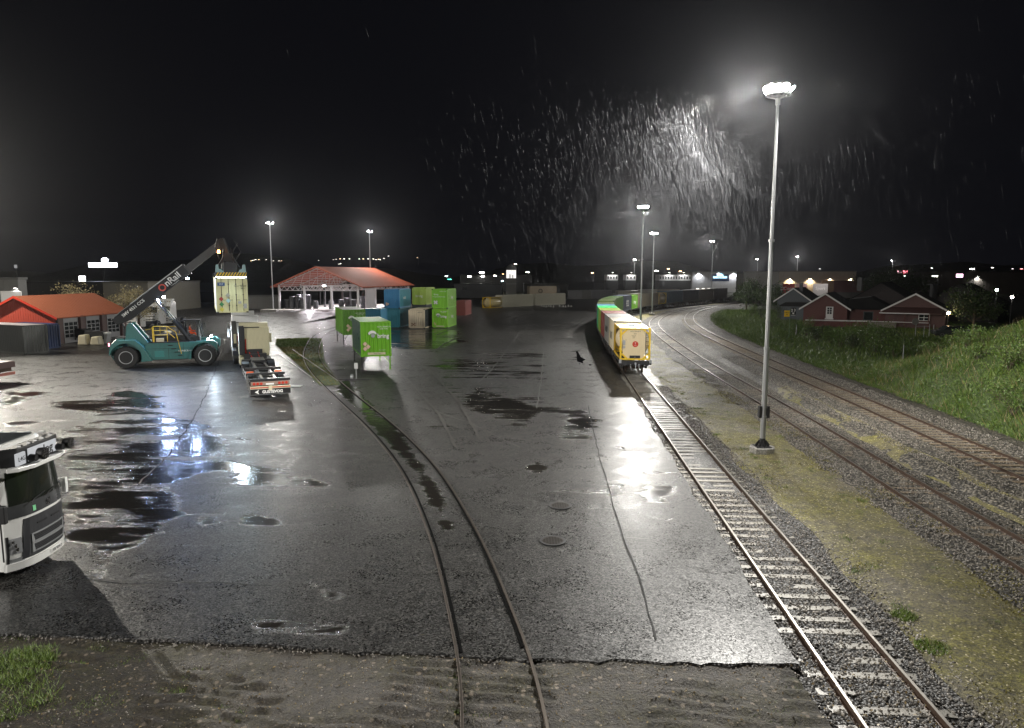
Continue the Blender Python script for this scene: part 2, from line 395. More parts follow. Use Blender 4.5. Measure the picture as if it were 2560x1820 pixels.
# wetness of the yard: areas of standing film, in plan
WET = [
 [(1342,1016),(1470,1020),(1476,1035),(1500,1052),(1488,1072),(1490,1100),(1398,1100),(1392,1087),(1408,1058),(1404,1035),(1350,1032),(1325,1072),(1285,1072),(1250,1058),(1150,1010),(1180,960)],
 [(1100,880),(1354,885),(1345,1010),(1230,1020),(1120,990)],
 [(1600,1172),(1690,1182),(1605,1190)],[(1606,1205),(1700,1213),(1697,1232),(1662,1240),(1694,1262),(1600,1258),(1610,1232)],
 [(1520,1213),(1558,1213),(1555,1238),(1526,1238)],[(1490,1124),(1524,1130),(1498,1148)],[(1540,1115),(1565,1115),(1562,1132)],
 [(1320,1147),(1366,1152),(1354,1192),(1326,1188)],[(1630,1292),(1660,1300),(1650,1322)],[(1668,1290),(1690,1318),(1672,1314)],
 [(0,976),(152,966),(108,984),(70,998),(0,1030)],[(110,1008),(244,995),(326,968),(395,995),(428,1010),(393,1033),(244,1041)],
 [(0,1055),(125,1048),(80,1070),(0,1072)],
 [(120,1095),(180,1065),(270,1046),(390,1030),(520,1060),(600,1160),(430,1200),(440,1290),(330,1370),(240,1440),(230,1380),(165,1350),(160,1180)],
 [(560,1160),(800,1180),(820,1220),(600,1220)],[(620,1288),(700,1296),(690,1318),(600,1312)],[(500,1296),(560,1306),(500,1316)],
 [(1085,1325),(1170,1332),(1100,1345)],[(1100,1370),(1150,1372),(1140,1385),(1100,1382)],[(1130,1395),(1170,1398),(1140,1408)],
 [(930,826),(1150,822),(1160,850),(1090,878),(960,868)],
 [(868,945),(1000,1078),(1085,1190),(1150,1330),(1100,1330),(1045,1200),(950,1090),(835,970)],
 [(1438,876),(1450,894),(1464,899),(1458,911),(1444,906)],
 [(620,1550),(880,1560),(870,1600),(620,1595)],[(760,1450),(900,1480),(820,1520)],
]
WP = [np.array([tuple(G(*q)[:2]) for q in pl]) for pl in WET]
def poly_sd(X, Y, pl):                             # signed distance, positive inside
    ins = np.zeros(X.shape, bool); dm = np.full(X.shape, 1e9); n = len(pl)
    for i in range(n):
        (x1, y1), (x2, y2) = pl[i], pl[(i + 1) % n]
        c = ((y1 > Y) != (y2 > Y)) & (X < (x2 - x1) * (Y - y1) / (y2 - y1 + 1e-12) + x1); ins ^= c
        L = (x2 - x1) ** 2 + (y2 - y1) ** 2 + 1e-9; t = np.clip(((X - x1) * (x2 - x1) + (Y - y1) * (y2 - y1)) / L, 0, 1)
        dm = np.minimum(dm, np.hypot(X - x1 - t * (x2 - x1), Y - y1 - t * (y2 - y1)))
    return np.where(ins, dm, -dm)
def wetf(X, Y):
    a = np.full(X.shape, -9.)
    for ip_, pl in enumerate(WP):
        wk = {1: .5, 13: .8, 21: 1.4}.get(ip_, 1.)
        sc = .22 if ip_ == 21 else max(.17, .014 * pl[:, 1].mean()); a = np.maximum(a, np.clip(poly_sd(X, Y, pl) / sc, -1, 2 * wk - 1))
    a = np.clip(a, -1, 1.8); return .06 + .36 * (a + 1)
NX = 190; ys = [13.0]
while ys[-1] < 235: ys.append(ys[-1] + max(.16, ys[-1] * .0075))
ys = np.array(ys)
t_ = np.linspace(0, 1, NX)
# plan outline: left far away, right edge runs beside the first track
def right_edge(y):
    return np.interp(y, [q.y for q in pA.p], [q.x for q in pA.p]) - 1.2
Xg = []; 
XX = np.zeros((len(ys), NX)); YY = np.zeros_like(XX)
for j, y in enumerate(ys):
    r = float(right_edge(y)) + .05 * math.sin(y * 1.7) + .04 * math.sin(y * .63 + 1)
    l = -26 - (y - 13) * .95
    XX[j] = l + (r - l) * (1 - (1 - t_) ** 1.25); YY[j] = y
yoff = np.clip(1 - (YY - 13) / 4, 0, 1)
YY = YY + yoff * (edge_y_ := np.where(XX < 0, 14.0 - .09 * XX, 13.95 - .03 * XX) - 13.0 + .07 * vnoise(XX, YY * 0, .8, 3) + .07 * vnoise(XX, YY * 0, .23, 4))
V = np.stack([XX.ravel(), YY.ravel(), .006 * vnoise(XX, YY, 6, 5).ravel()], 1)
i, j = np.meshgrid(np.arange(NX - 1), np.arange(len(ys) - 1)); a = (j * NX + i).ravel()
asp = npmesh('asphalt_yard', V, np.stack([a, a + 1, a + NX + 1, a + NX], 1), M['asphalt']); struct(asp)
asp.data.polygons.foreach_set('use_smooth', [True] * len(asp.data.polygons))
A_ = asp.data.attributes.new('wet', 'FLOAT', 'POINT'); A_.data.foreach_set('value', wetf(XX, YY).ravel().astype(np.float32))
jx = np.interp(YY, [G(*q).y for q in [(1640, 1600), (1532, 1265), (1500, 1150), (1470, 1015), (1440, 900)]], [G(*q).x for q in [(1640, 1600), (1532, 1265), (1500, 1150), (1470, 1015), (1440, 900)]])
A_ = asp.data.attributes.new('newer', 'FLOAT', 'POINT'); A_.data.foreach_set('value', (np.clip((XX - jx) * 3 + .5, 0, 1) * (YY < 75)).ravel().astype(np.float32))
# broken front edge of the asphalt: a skirt down to the mud
mb = MB()
for k in range(NX - 1):
    p, q = V[k], V[k + 1]; mb.add([p, q, (q[0], q[1] - .05, -.2), (p[0], p[1] - .05, -.2)], [(0, 3, 2, 1)])
for k in range(len(ys) - 1):
    p, q = V[k * NX + NX - 1], V[(k + 1) * NX + NX - 1]; mb.add([p, q, (q[0] + .05, q[1], -.2), (p[0] + .05, p[1], -.2)], [(0, 1, 2, 3)])
struct(mb.build('asphalt_edge', M['ballast_dark']))
# muddy foreground
dx = np.linspace(-26, 5.75, 300); dy = np.linspace(5, 16.5, 150)
def dirtz(X, Y):
    d0 = np.abs(X - np.interp(Y, [q.y for q in pD.p], [q.x for q in pD.p]))
    rip = .032 * np.sin(Y * 17 + X * 3 + 3 * vnoise(X, Y, .7, 9)) * (vnoise(X, Y, 1.6, 11) > 0)
    return -.065 + .035 * vnoise(X, Y, 2.2, 6) + .022 * vnoise(X, Y, .5, 7) + .013 * vnoise(X, Y, .2, 8) + rip
struct(grid('muddy_verge', dx, dy, dirtz, M['dirt']))
# verges and ballast beds as strips between tracks
def strip(name, path, o0, o1, d0, d1, z0, z1, mat, nx=14, step=.8, wob=.12, hump=None):
    n = int((d1 - d0) / step); rows = []
    for i in range(n + 1):
        q, T = path.at(d0 + (d1 - d0) * i / n); r = Vector((T.y, -T.x, 0))
        wl = wob * math.sin(i * .9 + o0) + wob * .7 * math.sin(i * .37); wr = wob * math.sin(i * .7 + 2 + o1) + wob * .7 * math.sin(i * .31 + 1)
        for k in range(nx + 1):
            t = k / nx; oo = o0 + wl + (o1 + wr - o0 - wl) * t; p = q + r * oo; rows.append((p.x, p.y, z0 + (z1 - z0) * t + (hump(t) if hump else 0)))
    V = np.array(rows); V[:, 2] += .018 * vnoise(V[:, 0], V[:, 1], .35, 21) + .02 * vnoise(V[:, 0], V[:, 1], 1.1, 22)
    i, j = np.meshgrid(np.arange(nx), np.arange(n)); a = (j * (nx + 1) + i).ravel()
    o = npmesh(name, V, np.stack([a, a + 1, a + nx + 2, a + nx + 1], 1), mat)
    o.data.polygons.foreach_set('use_smooth', [True] * len(o.data.polygons)); return struct(o)
CZ = .35
strip('track_ballast', pA, -1.5, 2.3, 3, pA.sy(250), -.16, -.16, M['ballast_dark'], 22)
strip('mossy_verge', pA, 1.7, 5.35, 3, pA.sy(62), -.17, -.17, M['moss'], 30, hump=lambda t: .07 * math.sin(t * 3.1) + .015)
strip('gravel_verge', pA, 1.5, 5.9, pA.sy(56), pA.sy(230), -.175, -.175, M['moss'], 30, 1.5)
strip('track_ballast', pB, -2.1, 2.5, 3, pB.L, -.13, -.13, M['ballast'], 24)
strip('mossy_strip', pC, -3.5, -2.35, 3, pC.sy(48), -.10, CZ - .135, M['moss'], 8, wob=.12)
strip('track_ballast', pC, -3.9, 2.7, 3, pC.L, CZ - .15, CZ - .15, M['ballast'], 34, hump=lambda t: -.45 * max(0, 1 - t / .24) ** 1.3)
strip('ballast_shoulder', pC, 2.6, 5.2, 3, pC.L, CZ - .15, -.2, M['ballast'], 10)

# the grassy bridge embankment and the meadow before the houses
xC = lambda Y: np.interp(Y, [q.y for q in pC.p], [q.x for q in pC.p])
def slopez(X, Y):
    toe = xC(Y) + 4.0 + np.clip((Y - 30) * .035, 0, 3)
    d = np.clip(X - toe, 0, 30)
    fade = 1 - np.clip((Y - 40 - .3 * (X - 24)) / 22, 0, 1); fade = fade * fade * (3 - 2 * fade)
    rise = 7.3 * (1 - np.exp(-d * .155)) * fade
    return -.16 + rise + .12 * vnoise(X, Y, 1.4, 31) * np.clip(d, 0, 1) + .25 * vnoise(X, Y, 4, 32) * np.clip(d / 3, 0, 1) * fade
gx = []; gy = np.concatenate([np.arange(4, 70, .6), np.arange(70, 190, 2.)])
XX = np.zeros((len(gy), 60)); YY = np.zeros_like(XX)
for j_, y in enumerate(gy):
    x0 = xC(y) + 3.7; XX[j_] = x0 + 60 * np.linspace(0, 1, 60) ** 1.6; YY[j_] = y
V = np.stack([XX.ravel(), YY.ravel(), slopez(XX, YY).ravel()], 1)
i, j = np.meshgrid(np.arange(59), np.arange(len(gy) - 1)); a = (j * 60 + i).ravel()
em = npmesh('grassy_embankment', V, np.stack([a, a + 1, a + 61, a + 60], 1), M['grass']); struct(em)
em.data.polygons.foreach_set('use_smooth', [True] * len(em.data.polygons))

def scatter(name, n, sample, h, wd, lean, mat, label=None):
    B = sample(n); V, Fc = blades(B, h, wd, lean); o = npmesh(name, V, Fc, mat); o['kind'] = 'stuff'
    if label: o['label'] = label
    return o
def samp_slope(ymin, ymax, xr):
    def f(n):
        Y = ymin + (ymax - ymin) * rng.uniform(0, 1, n) ** 1.0; X = xC(Y) + 3.9 + xr * rng.uniform(0, 1, n) ** 1.2
        return np.stack([X, Y, slopez(X, Y) - .03], 1)
    return f
def hcl(B, s, seed): return .6 + .8 * (vnoise(B[:, 0], B[:, 1], s, seed) > 0)
def grass_slope():
    B = samp_slope(20, 66, 26)(110000); V, Fc = blades(B, .30 * hcl(B, 1.1, 41), .024, .7); o = npmesh('grass', V, Fc, M['blade']); o['kind'] = 'stuff'; o['label'] = 'tall green grass covering the bridge embankment'
    B = samp_slope(20, 66, 22)(60000); B = B[vnoise(B[:, 0], B[:, 1], 1.3, 44) + .5 * vnoise(B[:, 0], B[:, 1], .4, 45) > .05]; B[:, 2] += rng.uniform(.05, .42, len(B)); V, Fc = leaves(B, .06)
    o = npmesh('undergrowth', V, Fc, M['leaf']); o['kind'] = 'stuff'; o['label'] = 'leafy undergrowth among the embankment grass'
    B = samp_slope(62, 165, 40)(60000); V, Fc = blades(B, .45, .045, .6); o = npmesh('grass', V, Fc, M['blade']); o['kind'] = 'stuff'; o['label'] = 'darker meadow grass before the wooden houses'
    B = samp_slope(20, 60, 26)(3500); V, Fc = blades(B, .8, .015, .5); o = npmesh('dry_grass', V, Fc, M['bladedry']); o['kind'] = 'stuff'; o['label'] = 'dry stalks standing in the embankment grass'
grass_slope()
def low_tufts():
    n = 30000; d = rng.uniform(6, pA.sy(60), n); o_ = rng.uniform(2.0, 6.6, n); pts = []
    for a_, b_ in zip(d, o_):
        q, T = pA.at(a_); pts.append((q.x + T.y * b_, q.y - T.x * b_, -.13))
    B = np.array(pts); keep = vnoise(B[:, 0], B[:, 1], 1.6, 51) + .5 * vnoise(B[:, 0], B[:, 1], .4, 52) > .1; B = B[keep]
    V, Fc = blades(B, .05, .02, 1.2); o = npmesh('moss', V, Fc, M['bladeyel']); o['kind'] = 'stuff'; o['label'] = 'low yellow moss on the verge beside the lamp mast'
    def clump(cx, cy, r, n, h, mat, nm, lb):
        a_ = rng.uniform(0, 6.283, n); q = r * np.sqrt(rng.uniform(0, 1, n)); B = np.stack([cx + q * np.cos(a_), cy + q * np.sin(a_), np.full(n, -.14)], 1)
        V, Fc = blades(B, h, .012, .7); return V, Fc
    Vs = []; 
    for (x, y, r, n) in [(25, 1680, .8, 3600), (75, 1655, .5, 1100), (15, 1760, .9, 2300), (1010, 1640, .2, 160), (1165, 1660, .2, 160), (1120, 1740, .25, 260), (1200, 1800, .2, 160), (1560, 1790, .4, 240), (1750, 1700, .35, 200), (1700, 1790, .3, 160), (560, 1650, .25, 160), (250, 1780, .5, 420), (120, 1800, .6, 700), (110, 1640, .3, 260), (90, 1720, .5, 420), (10, 1620, .5, 900), (150, 1690, .5, 500), (300, 1660, .25, 150), (430, 1730, .3, 250), (480, 1690, .2, 120), (560, 1800, .4, 260), (200, 1800, .8, 700), (350, 1650, .2, 110), (250,1625,.25,160), (2330, 1620, .35, 500), (2260, 1540, .3, 350), (1960, 1720, .35, 300), (1925, 1790, .4, 260), (1140, 1700, .25, 300), (1150, 1780, .2, 260), (1390, 1800, .15, 120)]:
        p = G(x, y, -.14); Vs.append(clump(p.x, p.y, r, n, (.17 if n > 1000 else .09), None, None, None)[0])
    for _ in range(70):
        q, T = pA.at(rng.uniform(7, 55)); oo = rng.uniform(1.9, 5.2); Vs.append(clump(q.x + T.y * oo, q.y - T.x * oo, rng.uniform(.06, .3), int(rng.uniform(25, 130)), 0, None, None, None)[0] if False else blades(np.stack([q.x + T.y * oo + rng.normal(0, .12, 50), q.y - T.x * oo + rng.normal(0, .12, 50), np.full(50, -.13)], 1), .10, .010, .8)[0])
    V = np.concatenate(Vs); o = npmesh('grass', V, np.arange(len(V)).reshape(-1, 3), M['tuft']); o['kind'] = 'stuff'; o['label'] = 'green grass tufts in the muddy foreground'
    n = 2600; X = rng.uniform(-11, 8, n); Y = rng.uniform(10, 14.0, n); B = np.stack([X, Y, dirtz(X, Y)], 1); V, Fc = leaves(B, .03)
    o = npmesh('leaf_litter', V, Fc, M['bladedry']); o['kind'] = 'stuff'; o['label'] = 'brown leaf litter scattered on the mud'
low_tufts()
# grass island of the turnout
isl = [(690, 848), (740, 846), (762, 845), (805, 846), (808, 870), (812, 900), (826, 925), (845, 950), (852, 962), (800, 965), (770, 935), (740, 908), (708, 882), (688, 862)]
ip = [G(*q) for q in isl]; mb = MB(); mb.prism([(q.x, q.y) for q in ip], 'z', -.1, .014); struct(mb.build('grass_island', M['grass']))
def isl_grass():
    pl = np.array([(q.x, q.y) for q in ip]); lo, hi = pl.min(0), pl.max(0); X = rng.uniform(lo[0], hi[0], 60000); Y = rng.uniform(lo[1], hi[1], 60000)
    k = poly_sd(X, Y, pl) > .1; X, Y = X[k], Y[k]; xd = np.interp(Y, [q.y for q in pD.p], [q.x for q in pD.p]); k = (X < xd - .9) | (rng.uniform(size=len(X)) < .25)
    B = np.stack([X[k], Y[k], np.full(k.sum(), .012)], 1); yel = vnoise(B[:, 0], B[:, 1], 2.5, 61) + (72 - B[:, 1]) * .06 > 0; V, Fc = blades(B[yel], .09, .035, 1.0); o = npmesh('dry_grass', V, Fc, M['bladeyel']); o['kind'] = 'stuff'; o['label'] = 'yellowed short grass on the turnout island'; V, Fc = blades(B[~yel], .12, .035, 1.0); o = npmesh('grass', V, Fc, M['blade']); o['kind'] = 'stuff'; o['label'] = 'short yellow green grass between the turnout rails'
isl_grass()
# rougher light band before the shed and hills behind
hx = np.linspace(-1400, 900, 60)
mb = MB(); pts = [(x, 905 + 40 * math.sin(x * .01), 0) for x in hx]
hh = [14 + 8 * math.exp(-((x + 330) / 260) ** 2) + 9 * math.sin(x * .013) + 5 * math.sin(x * .037 + 1) for x in hx]
for k in range(len(hx) - 1):
    x0, x1 = hx[k], hx[k + 1]
    mb.add([(x0, 760, -.3), (x1, 760, -.3), (x1, 860, hh[k + 1]), (x0, 860, hh[k]), (x1, 985, hh[k + 1] * .9), (x0, 985, hh[k] * .9)], [(0, 1, 2, 3), (3, 2, 4, 5)])
struct(mb.build('hills', M['soil'], smooth=True))
def stones():
    pts = []
    def along(path, o0, o1, d0, d1, n, z):
        dd = rng.uniform(d0, d1, n); oo = rng.uniform(o0, o1, n)
        for a_, b_ in zip(dd, oo): q, T = path.at(a_); pts.append((q.x + T.y * b_, q.y - T.x * b_, z, rng.uniform(.014, .036)))
    along(pA, -1.5, 2.1, 8, 24, 7000, -.14); along(pA, -1.25, -.8, 24, 50, 1500, -.145); along(pA, .9, 1.9, 24, 50, 3500, -.14); along(pA, 2, 6.5, 6, 30, 2500, -.125)
    along(pB, -2.2, 1.9, 12, 56, 16000, -.12); along(pC, -3.1, 2.7, 14, 66, 20000, CZ - .14)
    for a_, b_ in zip(rng.uniform(-12, 6, 700), rng.normal(0, .12, 700)): pts.append((a_, (14.0 - .09 * a_ if a_ < 0 else 13.95 - .03 * a_) - .05 + b_, -.03, rng.uniform(.006, .022)))
    X = rng.uniform(-12, 5.2, 3000); Y = rng.uniform(10.5, 14.0, 3000); Z = dirtz(X, Y)
    for a_, b_, c_ in zip(X, Y, Z): pts.append((a_, b_, c_, rng.uniform(.006, .018)))
    Q = np.array(pts); n = len(Q); o6 = np.array([[1, 0, 0], [-1, 0, 0], [0, 1, 0], [0, -1, 0], [0, 0, 1], [0, 0, -1]], float)
    V = Q[:, None, :3] + o6[None] * Q[:, 3][:, None, None] * rng.uniform(.6, 1.5, (n, 6, 1)) + rng.normal(size=(n, 6, 3)) * Q[:, 3][:, None, None] * .25
    f8 = np.array([[0, 2, 4], [2, 1, 4], [1, 3, 4], [3, 0, 4], [2, 0, 5], [1, 2, 5], [3, 1, 5], [0, 3, 5]]); F_ = (np.arange(n)[:, None, None] * 6 + f8[None]).reshape(-1, 3)
    o = npmesh('gravel', V.reshape(-1, 3), F_, M['stone']); o['kind'] = 'stuff'; o['label'] = 'loose wet ballast stones between and beside the rails'
stones()
#TRACKS
# ------------------------------------------------------------------ tracks
track('railway_track', 'straight railway track with pale concrete sleepers running under the yellow tank container', pA, .0, 4, pA.L, (8, pA.sy(70)), M['sleeper'], 100, .6, sleep_top=-.15, slen=2.3)
track('railway_track', 'middle railway track, rusty rails sunk in dark gravel behind the tall lamp mast', pB, .02, 4, pB.L, (12, pB.sy(120)), M['wood'], 100, .62, sleep_top=-.155)
track('railway_track', 'outermost railway track with brown timber sleepers beside the grass embankment', pC, CZ, 4, pC.L, (18, pC.sy(125)), M['wood'], 100, .6, sleep_top=-.125)
tD = track('railway_track', 'curving railway track sunk in the wet asphalt yard', pD, .032, 3, pD.L)
mb = MB()
for s_ in (-1, 1): sweep(mb, pD, [(-.02, -.02), (.035, -.02), (.035, .0), (-.02, .0)], s_ * .66, pD.sy(14.2), pD.L, .8, .026)
SLOT = paint((.003, .003, .003), 1., 0, 0, 'dark_groove'); SLOT.node_tree.nodes['Principled BSDF'].inputs['Specular IOR Level'].default_value = .05; mb.build('flangeway', SLOT, tD)
a_, b_ = G(845, 953), G(731, 874.6); mb = MB(); mb.bar((a_.x, a_.y, .0), (b_.x, b_.y, .0), .075, .12, 1); mb.build('branch_rail', [M['rust'], M['steel']], tD)
a_, b_ = G(780, 945), G(700, 888); mb = MB(); mb.bar((a_.x, a_.y, -.01), (b_.x, b_.y, -.01), .075, .12, 1); mb.build('branch_rail', [M['rust'], M['steel']], tD)
# ------------------------------------------------------------------ floodlight masts
WARM = (1.0, .97, .91); COLD = (.72, .86, 1.0)
def spot(parent, loc, aim, power, size=150, blend=.5, col=WARM, rad=.35):
    L = bpy.data.lights.new('lamp_light', 'SPOT'); L.energy = power * PWR; L.spot_size = R(size); L.spot_blend = blend; L.color = col; L.shadow_soft_size = rad
    o = bpy.data.objects.new('lamp_light', L); C.objects.link(o); o.location = loc
    o.rotation_euler = Vector(aim).to_track_quat('-Z', 'Y').to_euler(); o.parent = parent; return o
def mast(x, y, h, label, power, heads, aims, rz=0, near=False, st=60, col=WARM, grp='floodlight masts round the yard', bz=-.1):
    t = thing('floodlight_mast', label, 'lamp mast', (x, y, bz), rz, grp)
    m = MB()
    if near: m.lathe([(0, .58), (.24, .58), (.27, .55)], (0, 0, 0), 'z', 8); bz0 = .27
    else: m.lathe([(0, .6), (.35, .6), (.4, .55)], (0, 0, 0), 'z', 10); bz0 = .4
    m.build('foundation', M['concrete'], t)
    m = MB(); sec = [(bz0, .125), (h * .30, .112), (h * .30, .098), (h * .60, .088), (h * .60, .075), (h - .3, .058)]
    k = 1.0 if near else 1.15; m.lathe([(a, r * k) for a, r in sec], (0, 0, 0), 'z', 16 if near else 10)
    m.build('pole', M['galv'], t, smooth=True)
    m = MB()
    for q in (.30, .60): m.lathe([(h * q - .06, .13 * k), (h * q + .06, .13 * k)], (0, 0, 0), 'z', 12)
    m.build('collar', M['galv'], t)
    if near:
        m = MB(); m.box(-.34, .34, -.34, .34, bz0, bz0 + .03)
        for a in range(8):
            c, s_ = math.cos(a * .785), math.sin(a * .785); m.bar((c * .12, s_ * .12, bz0 + .28), (c * .3, s_ * .3, bz0 + .04), .02, .1)
            m.cyl((c * .29, s_ * .29, bz0 + .03), (c * .29, s_ * .29, bz0 + .1), .018, n=6)
        m.lathe([(bz0, .2), (bz0 + .12, .15), (bz0 + .4, .125)], (0, 0, 0), 'z', 12); m.build('base_flange', M['dark'], t)
        for s_ in (-1, 1):
            m = MB(); m.box(-.06 + s_ * .18, .06 + s_ * .18, -.11, .11, 1.62, 2.16); m.build('junction_box', M['dark'], t, bevel=.01)
        m = MB(); m.lathe([(1.66, .15), (1.70, .15)], (0, 0, 0), 'z', 12); m.lathe([(2.06, .15), (2.10, .15)], (0, 0, 0), 'z', 12); m.build('strap', M['galv'], t)
    m = MB(); rr = .5 if near else .62
    for a in range(4):
        c, s_ = math.cos(a * math.pi / 2 + .4), math.sin(a * math.pi / 2 + .4); m.bar((0, 0, h - .35), (c * rr, s_ * rr, h - .18), .07)
    for a in range(12):
        p0 = (rr * math.cos(a * math.pi / 6), rr * math.sin(a * math.pi / 6), h - .18); p1 = (rr * math.cos((a + 1) * math.pi / 6), rr * math.sin((a + 1) * math.pi / 6), h - .18); m.bar(p0, p1, .06)
    m.cyl((0, 0, h - .6), (0, 0, h - .1), .1, n=10); m.build('head_frame', M['galv'], t)
    for az, tilt in heads:                       # each floodlight: housing with a glowing lens, yaw az, tilt below level
        d = Vector((math.cos(R(az)) * math.cos(R(tilt)), math.sin(R(az)) * math.cos(R(tilt)), -math.sin(R(tilt))))
        T = Matrix.Translation((math.cos(R(az)) * rr, math.sin(R(az)) * rr, h + .05)) @ d.to_track_quat('Y', 'Z').to_matrix().to_4x4()
        m = MB(); m.T = T; m.prism([(-.21, -.17), (.21, -.17), (.16, .17), (-.16, .17)], 'y', -.14, .0); m.prism([(-.21, -.17), (.21, -.17), (.21, .17), (-.21, .17)], 'y', 0, .06)
        for q in (-.1, 0, .1): m.box(q - .01, q + .01, -.19, -.14, -.14, .14)
        m.bar((-.3, -.05, 0), (-.3, -.05, -.32), .04); m.bar((.3, -.05, 0), (.3, -.05, -.32), .04); m.bar((-.3, -.05, -.32), (.3, -.05, -.32), .04)
        f = m.build('floodlight', M['dark'], t)
        m = MB(); m.T = T; m.lathe([(.062, .165), (.075, .15), (.085, .09)], (0, 0, 0), 'y', 16); m.build('lens', emit(col, st), f)
    for dx, dy, dz, pw, *sz in aims: spot(t, (dx * 1.15, dy * 1.15, h - .15), (dx, dy, dz), power * pw, size=sz[0] if sz else 150, col=col)
    return t
ring = lambda azs, tilt=35: [(a, tilt) for a in azs]
mast(11.51, 31.78, 16.0, 'tall grey floodlight mast on a concrete disc between the nearest two tracks', 9000,
     [(168, 25), (196, 38), (222, 25), (250, 40), (282, 30), (20, 35), (335, 45)], [(-.9, -.35, -.42, 2.0, 125), (-.55, .75, -.32, 1.2, 95), (.5, -.45, -.8, .5), (.85, .4, -.3, .8, 125)], near=True, st=420)
mast(17.3, 95, 16.9, 'floodlight mast behind the yellow tank container, the brightest of the distant ones', 10500,
     ring([180, 215, 250, 285, 320, 110], 30), [(-.6, -.7, -.55, 1.0), (.5, -.6, -.8, .15), (-.3, .7, -.7, .4)], st=420)
mast(28.5, 144, 16.3, 'floodlight mast on the strip between the parked train and the curved tracks', 12000,
     ring([180, 225, 270, 315, 0], 30), [(-.8, -.5, -.6, 1.), (.7, -.3, -.8, .6)], st=300)
mast(-49.05, 145.5, 18.5, 'twin headed floodlight mast on a concrete block left of the open shed', 9000,
     ring([190, 160, 350, 20, 270], 28), [(.3, -.8, -.6, 1.), (-.7, -.3, -.7, .6)], st=220)
tmp = G(684, 785); m = MB(); m.box(-1.5, 1.7, -.9, .9, -.1, 1.1); o = m.build('concrete_block', M['concrete'], loc=(-48.9, 142.6, 0)); tag(o, 'grey concrete block at the foot of the twin headed mast', 'block')
mast(-35, 176, 18.6, 'floodlight mast rising behind the red roof of the open shed', 7000,
     ring([180, 150, 350, 20, 270], 28), [(-.2, -.9, -.6, 1.), (.7, -.3, -.7, .5)], st=110)
mast(57.5, 205, 17.6, 'floodlight mast before the pale warehouse with the round blue sign', 11000, ring([180, 225, 270], 35), [(-.8, -.4, -.6, 1.)], st=90)
mast(61, 355, 15.6, 'small far floodlight mast at the far end of the yard, left of the train masts', 7000, ring([180, 225, 0, 320], 30), [(-.4, -.7, -.8, 1.)], st=80)
mast(117, 340, 15.4, 'far floodlight mast left of the tall foreground pole', 9000, ring([180, 240, 0], 30), [(-.8, -.4, -.7, 1.)], st=80)
mast(124, 310, 16.0, 'far floodlight mast above the warehouse with four wall lamps', 9000, ring([180, 240, 0], 30), [(-.7, -.5, -.7, 1.)], st=80)
mast(176, 330, 14.7, 'far floodlight mast with two heads above the dark tree beyond the houses', 2500, ring([180, 0], 30), [(-.4, -.5, -.9, 1.)], st=70)
mast(-64, 74, 17.5, 'floodlight mast beyond the left edge of the yard picture', 52000, ring([0, 330, 300, 270, 30], 35), [(.74, -.58, -.33, 1.7, 75), (.3, .7, -.7, .25)], st=60, col=(1., .94, .82))

mast(-30, -14, 16.0, 'floodlight mast standing behind the camera left of the bridge', 18000, ring([40, 80, 120], 30), [(.35, .9, -.38, 1.), (.75, .75, -.3, .45, 110)], st=60)
# ------------------------------------------------------------------ containers
def bring_marks(t, W, H, z0, big=True, y=-.03):
    k = W / 2.55; zc = z0 + H * .62
    text('bring', .52 * k, (W * .235, y, zc - .10), FRONT, M['letter'], t, 'brand_lettering', bold=.012, sx=.92)
    m = MB(); cx, cz = -W * .12, zc + .05                     # the swoosh shell left of the word
    po = [(cx + .36 * k * math.cos(a), cz + .33 * k * math.sin(a)) for a in np.linspace(.1, 2.9, 16)] + [(cx + .30 * k * math.cos(a) + .05, cz - .1 + .20 * k * math.sin(a)) for a in np.linspace(2.9, .5, 10)]
    m.prism(po, 'y', y - .005, y + .008, 0); m.lathe([(y - .006, .17 * k), (y + .006, .17 * k)], (cx + .06, 0, cz - .1), 'y', 16, 1)
    m.build('emblem', [M['letter'], paint((.35, .38, .38), .5, 0, 0)], t)
    if big:
        text('NLPU 300412 0', .17 * k, (W * .26, y, z0 + H * .85), FRONT, M['letter'], t, 'number_lettering')
        text('22GB  TARE', .13 * k, (W * .26, y, z0 + H * .79), FRONT, M['letter'], t, 'number_lettering')
def diamonds(t, pts, s, col=(.72, .52, .40), y=-.03):
    m = MB()
    for x, z in pts: m.prism([(x - s, z), (x, z - s), (x + s, z), (x, z + s)], 'y', y - .004, y + .006)
    return m.build('hazard_placard', paint(col, .5, 0, .1), t)
CORR = .04
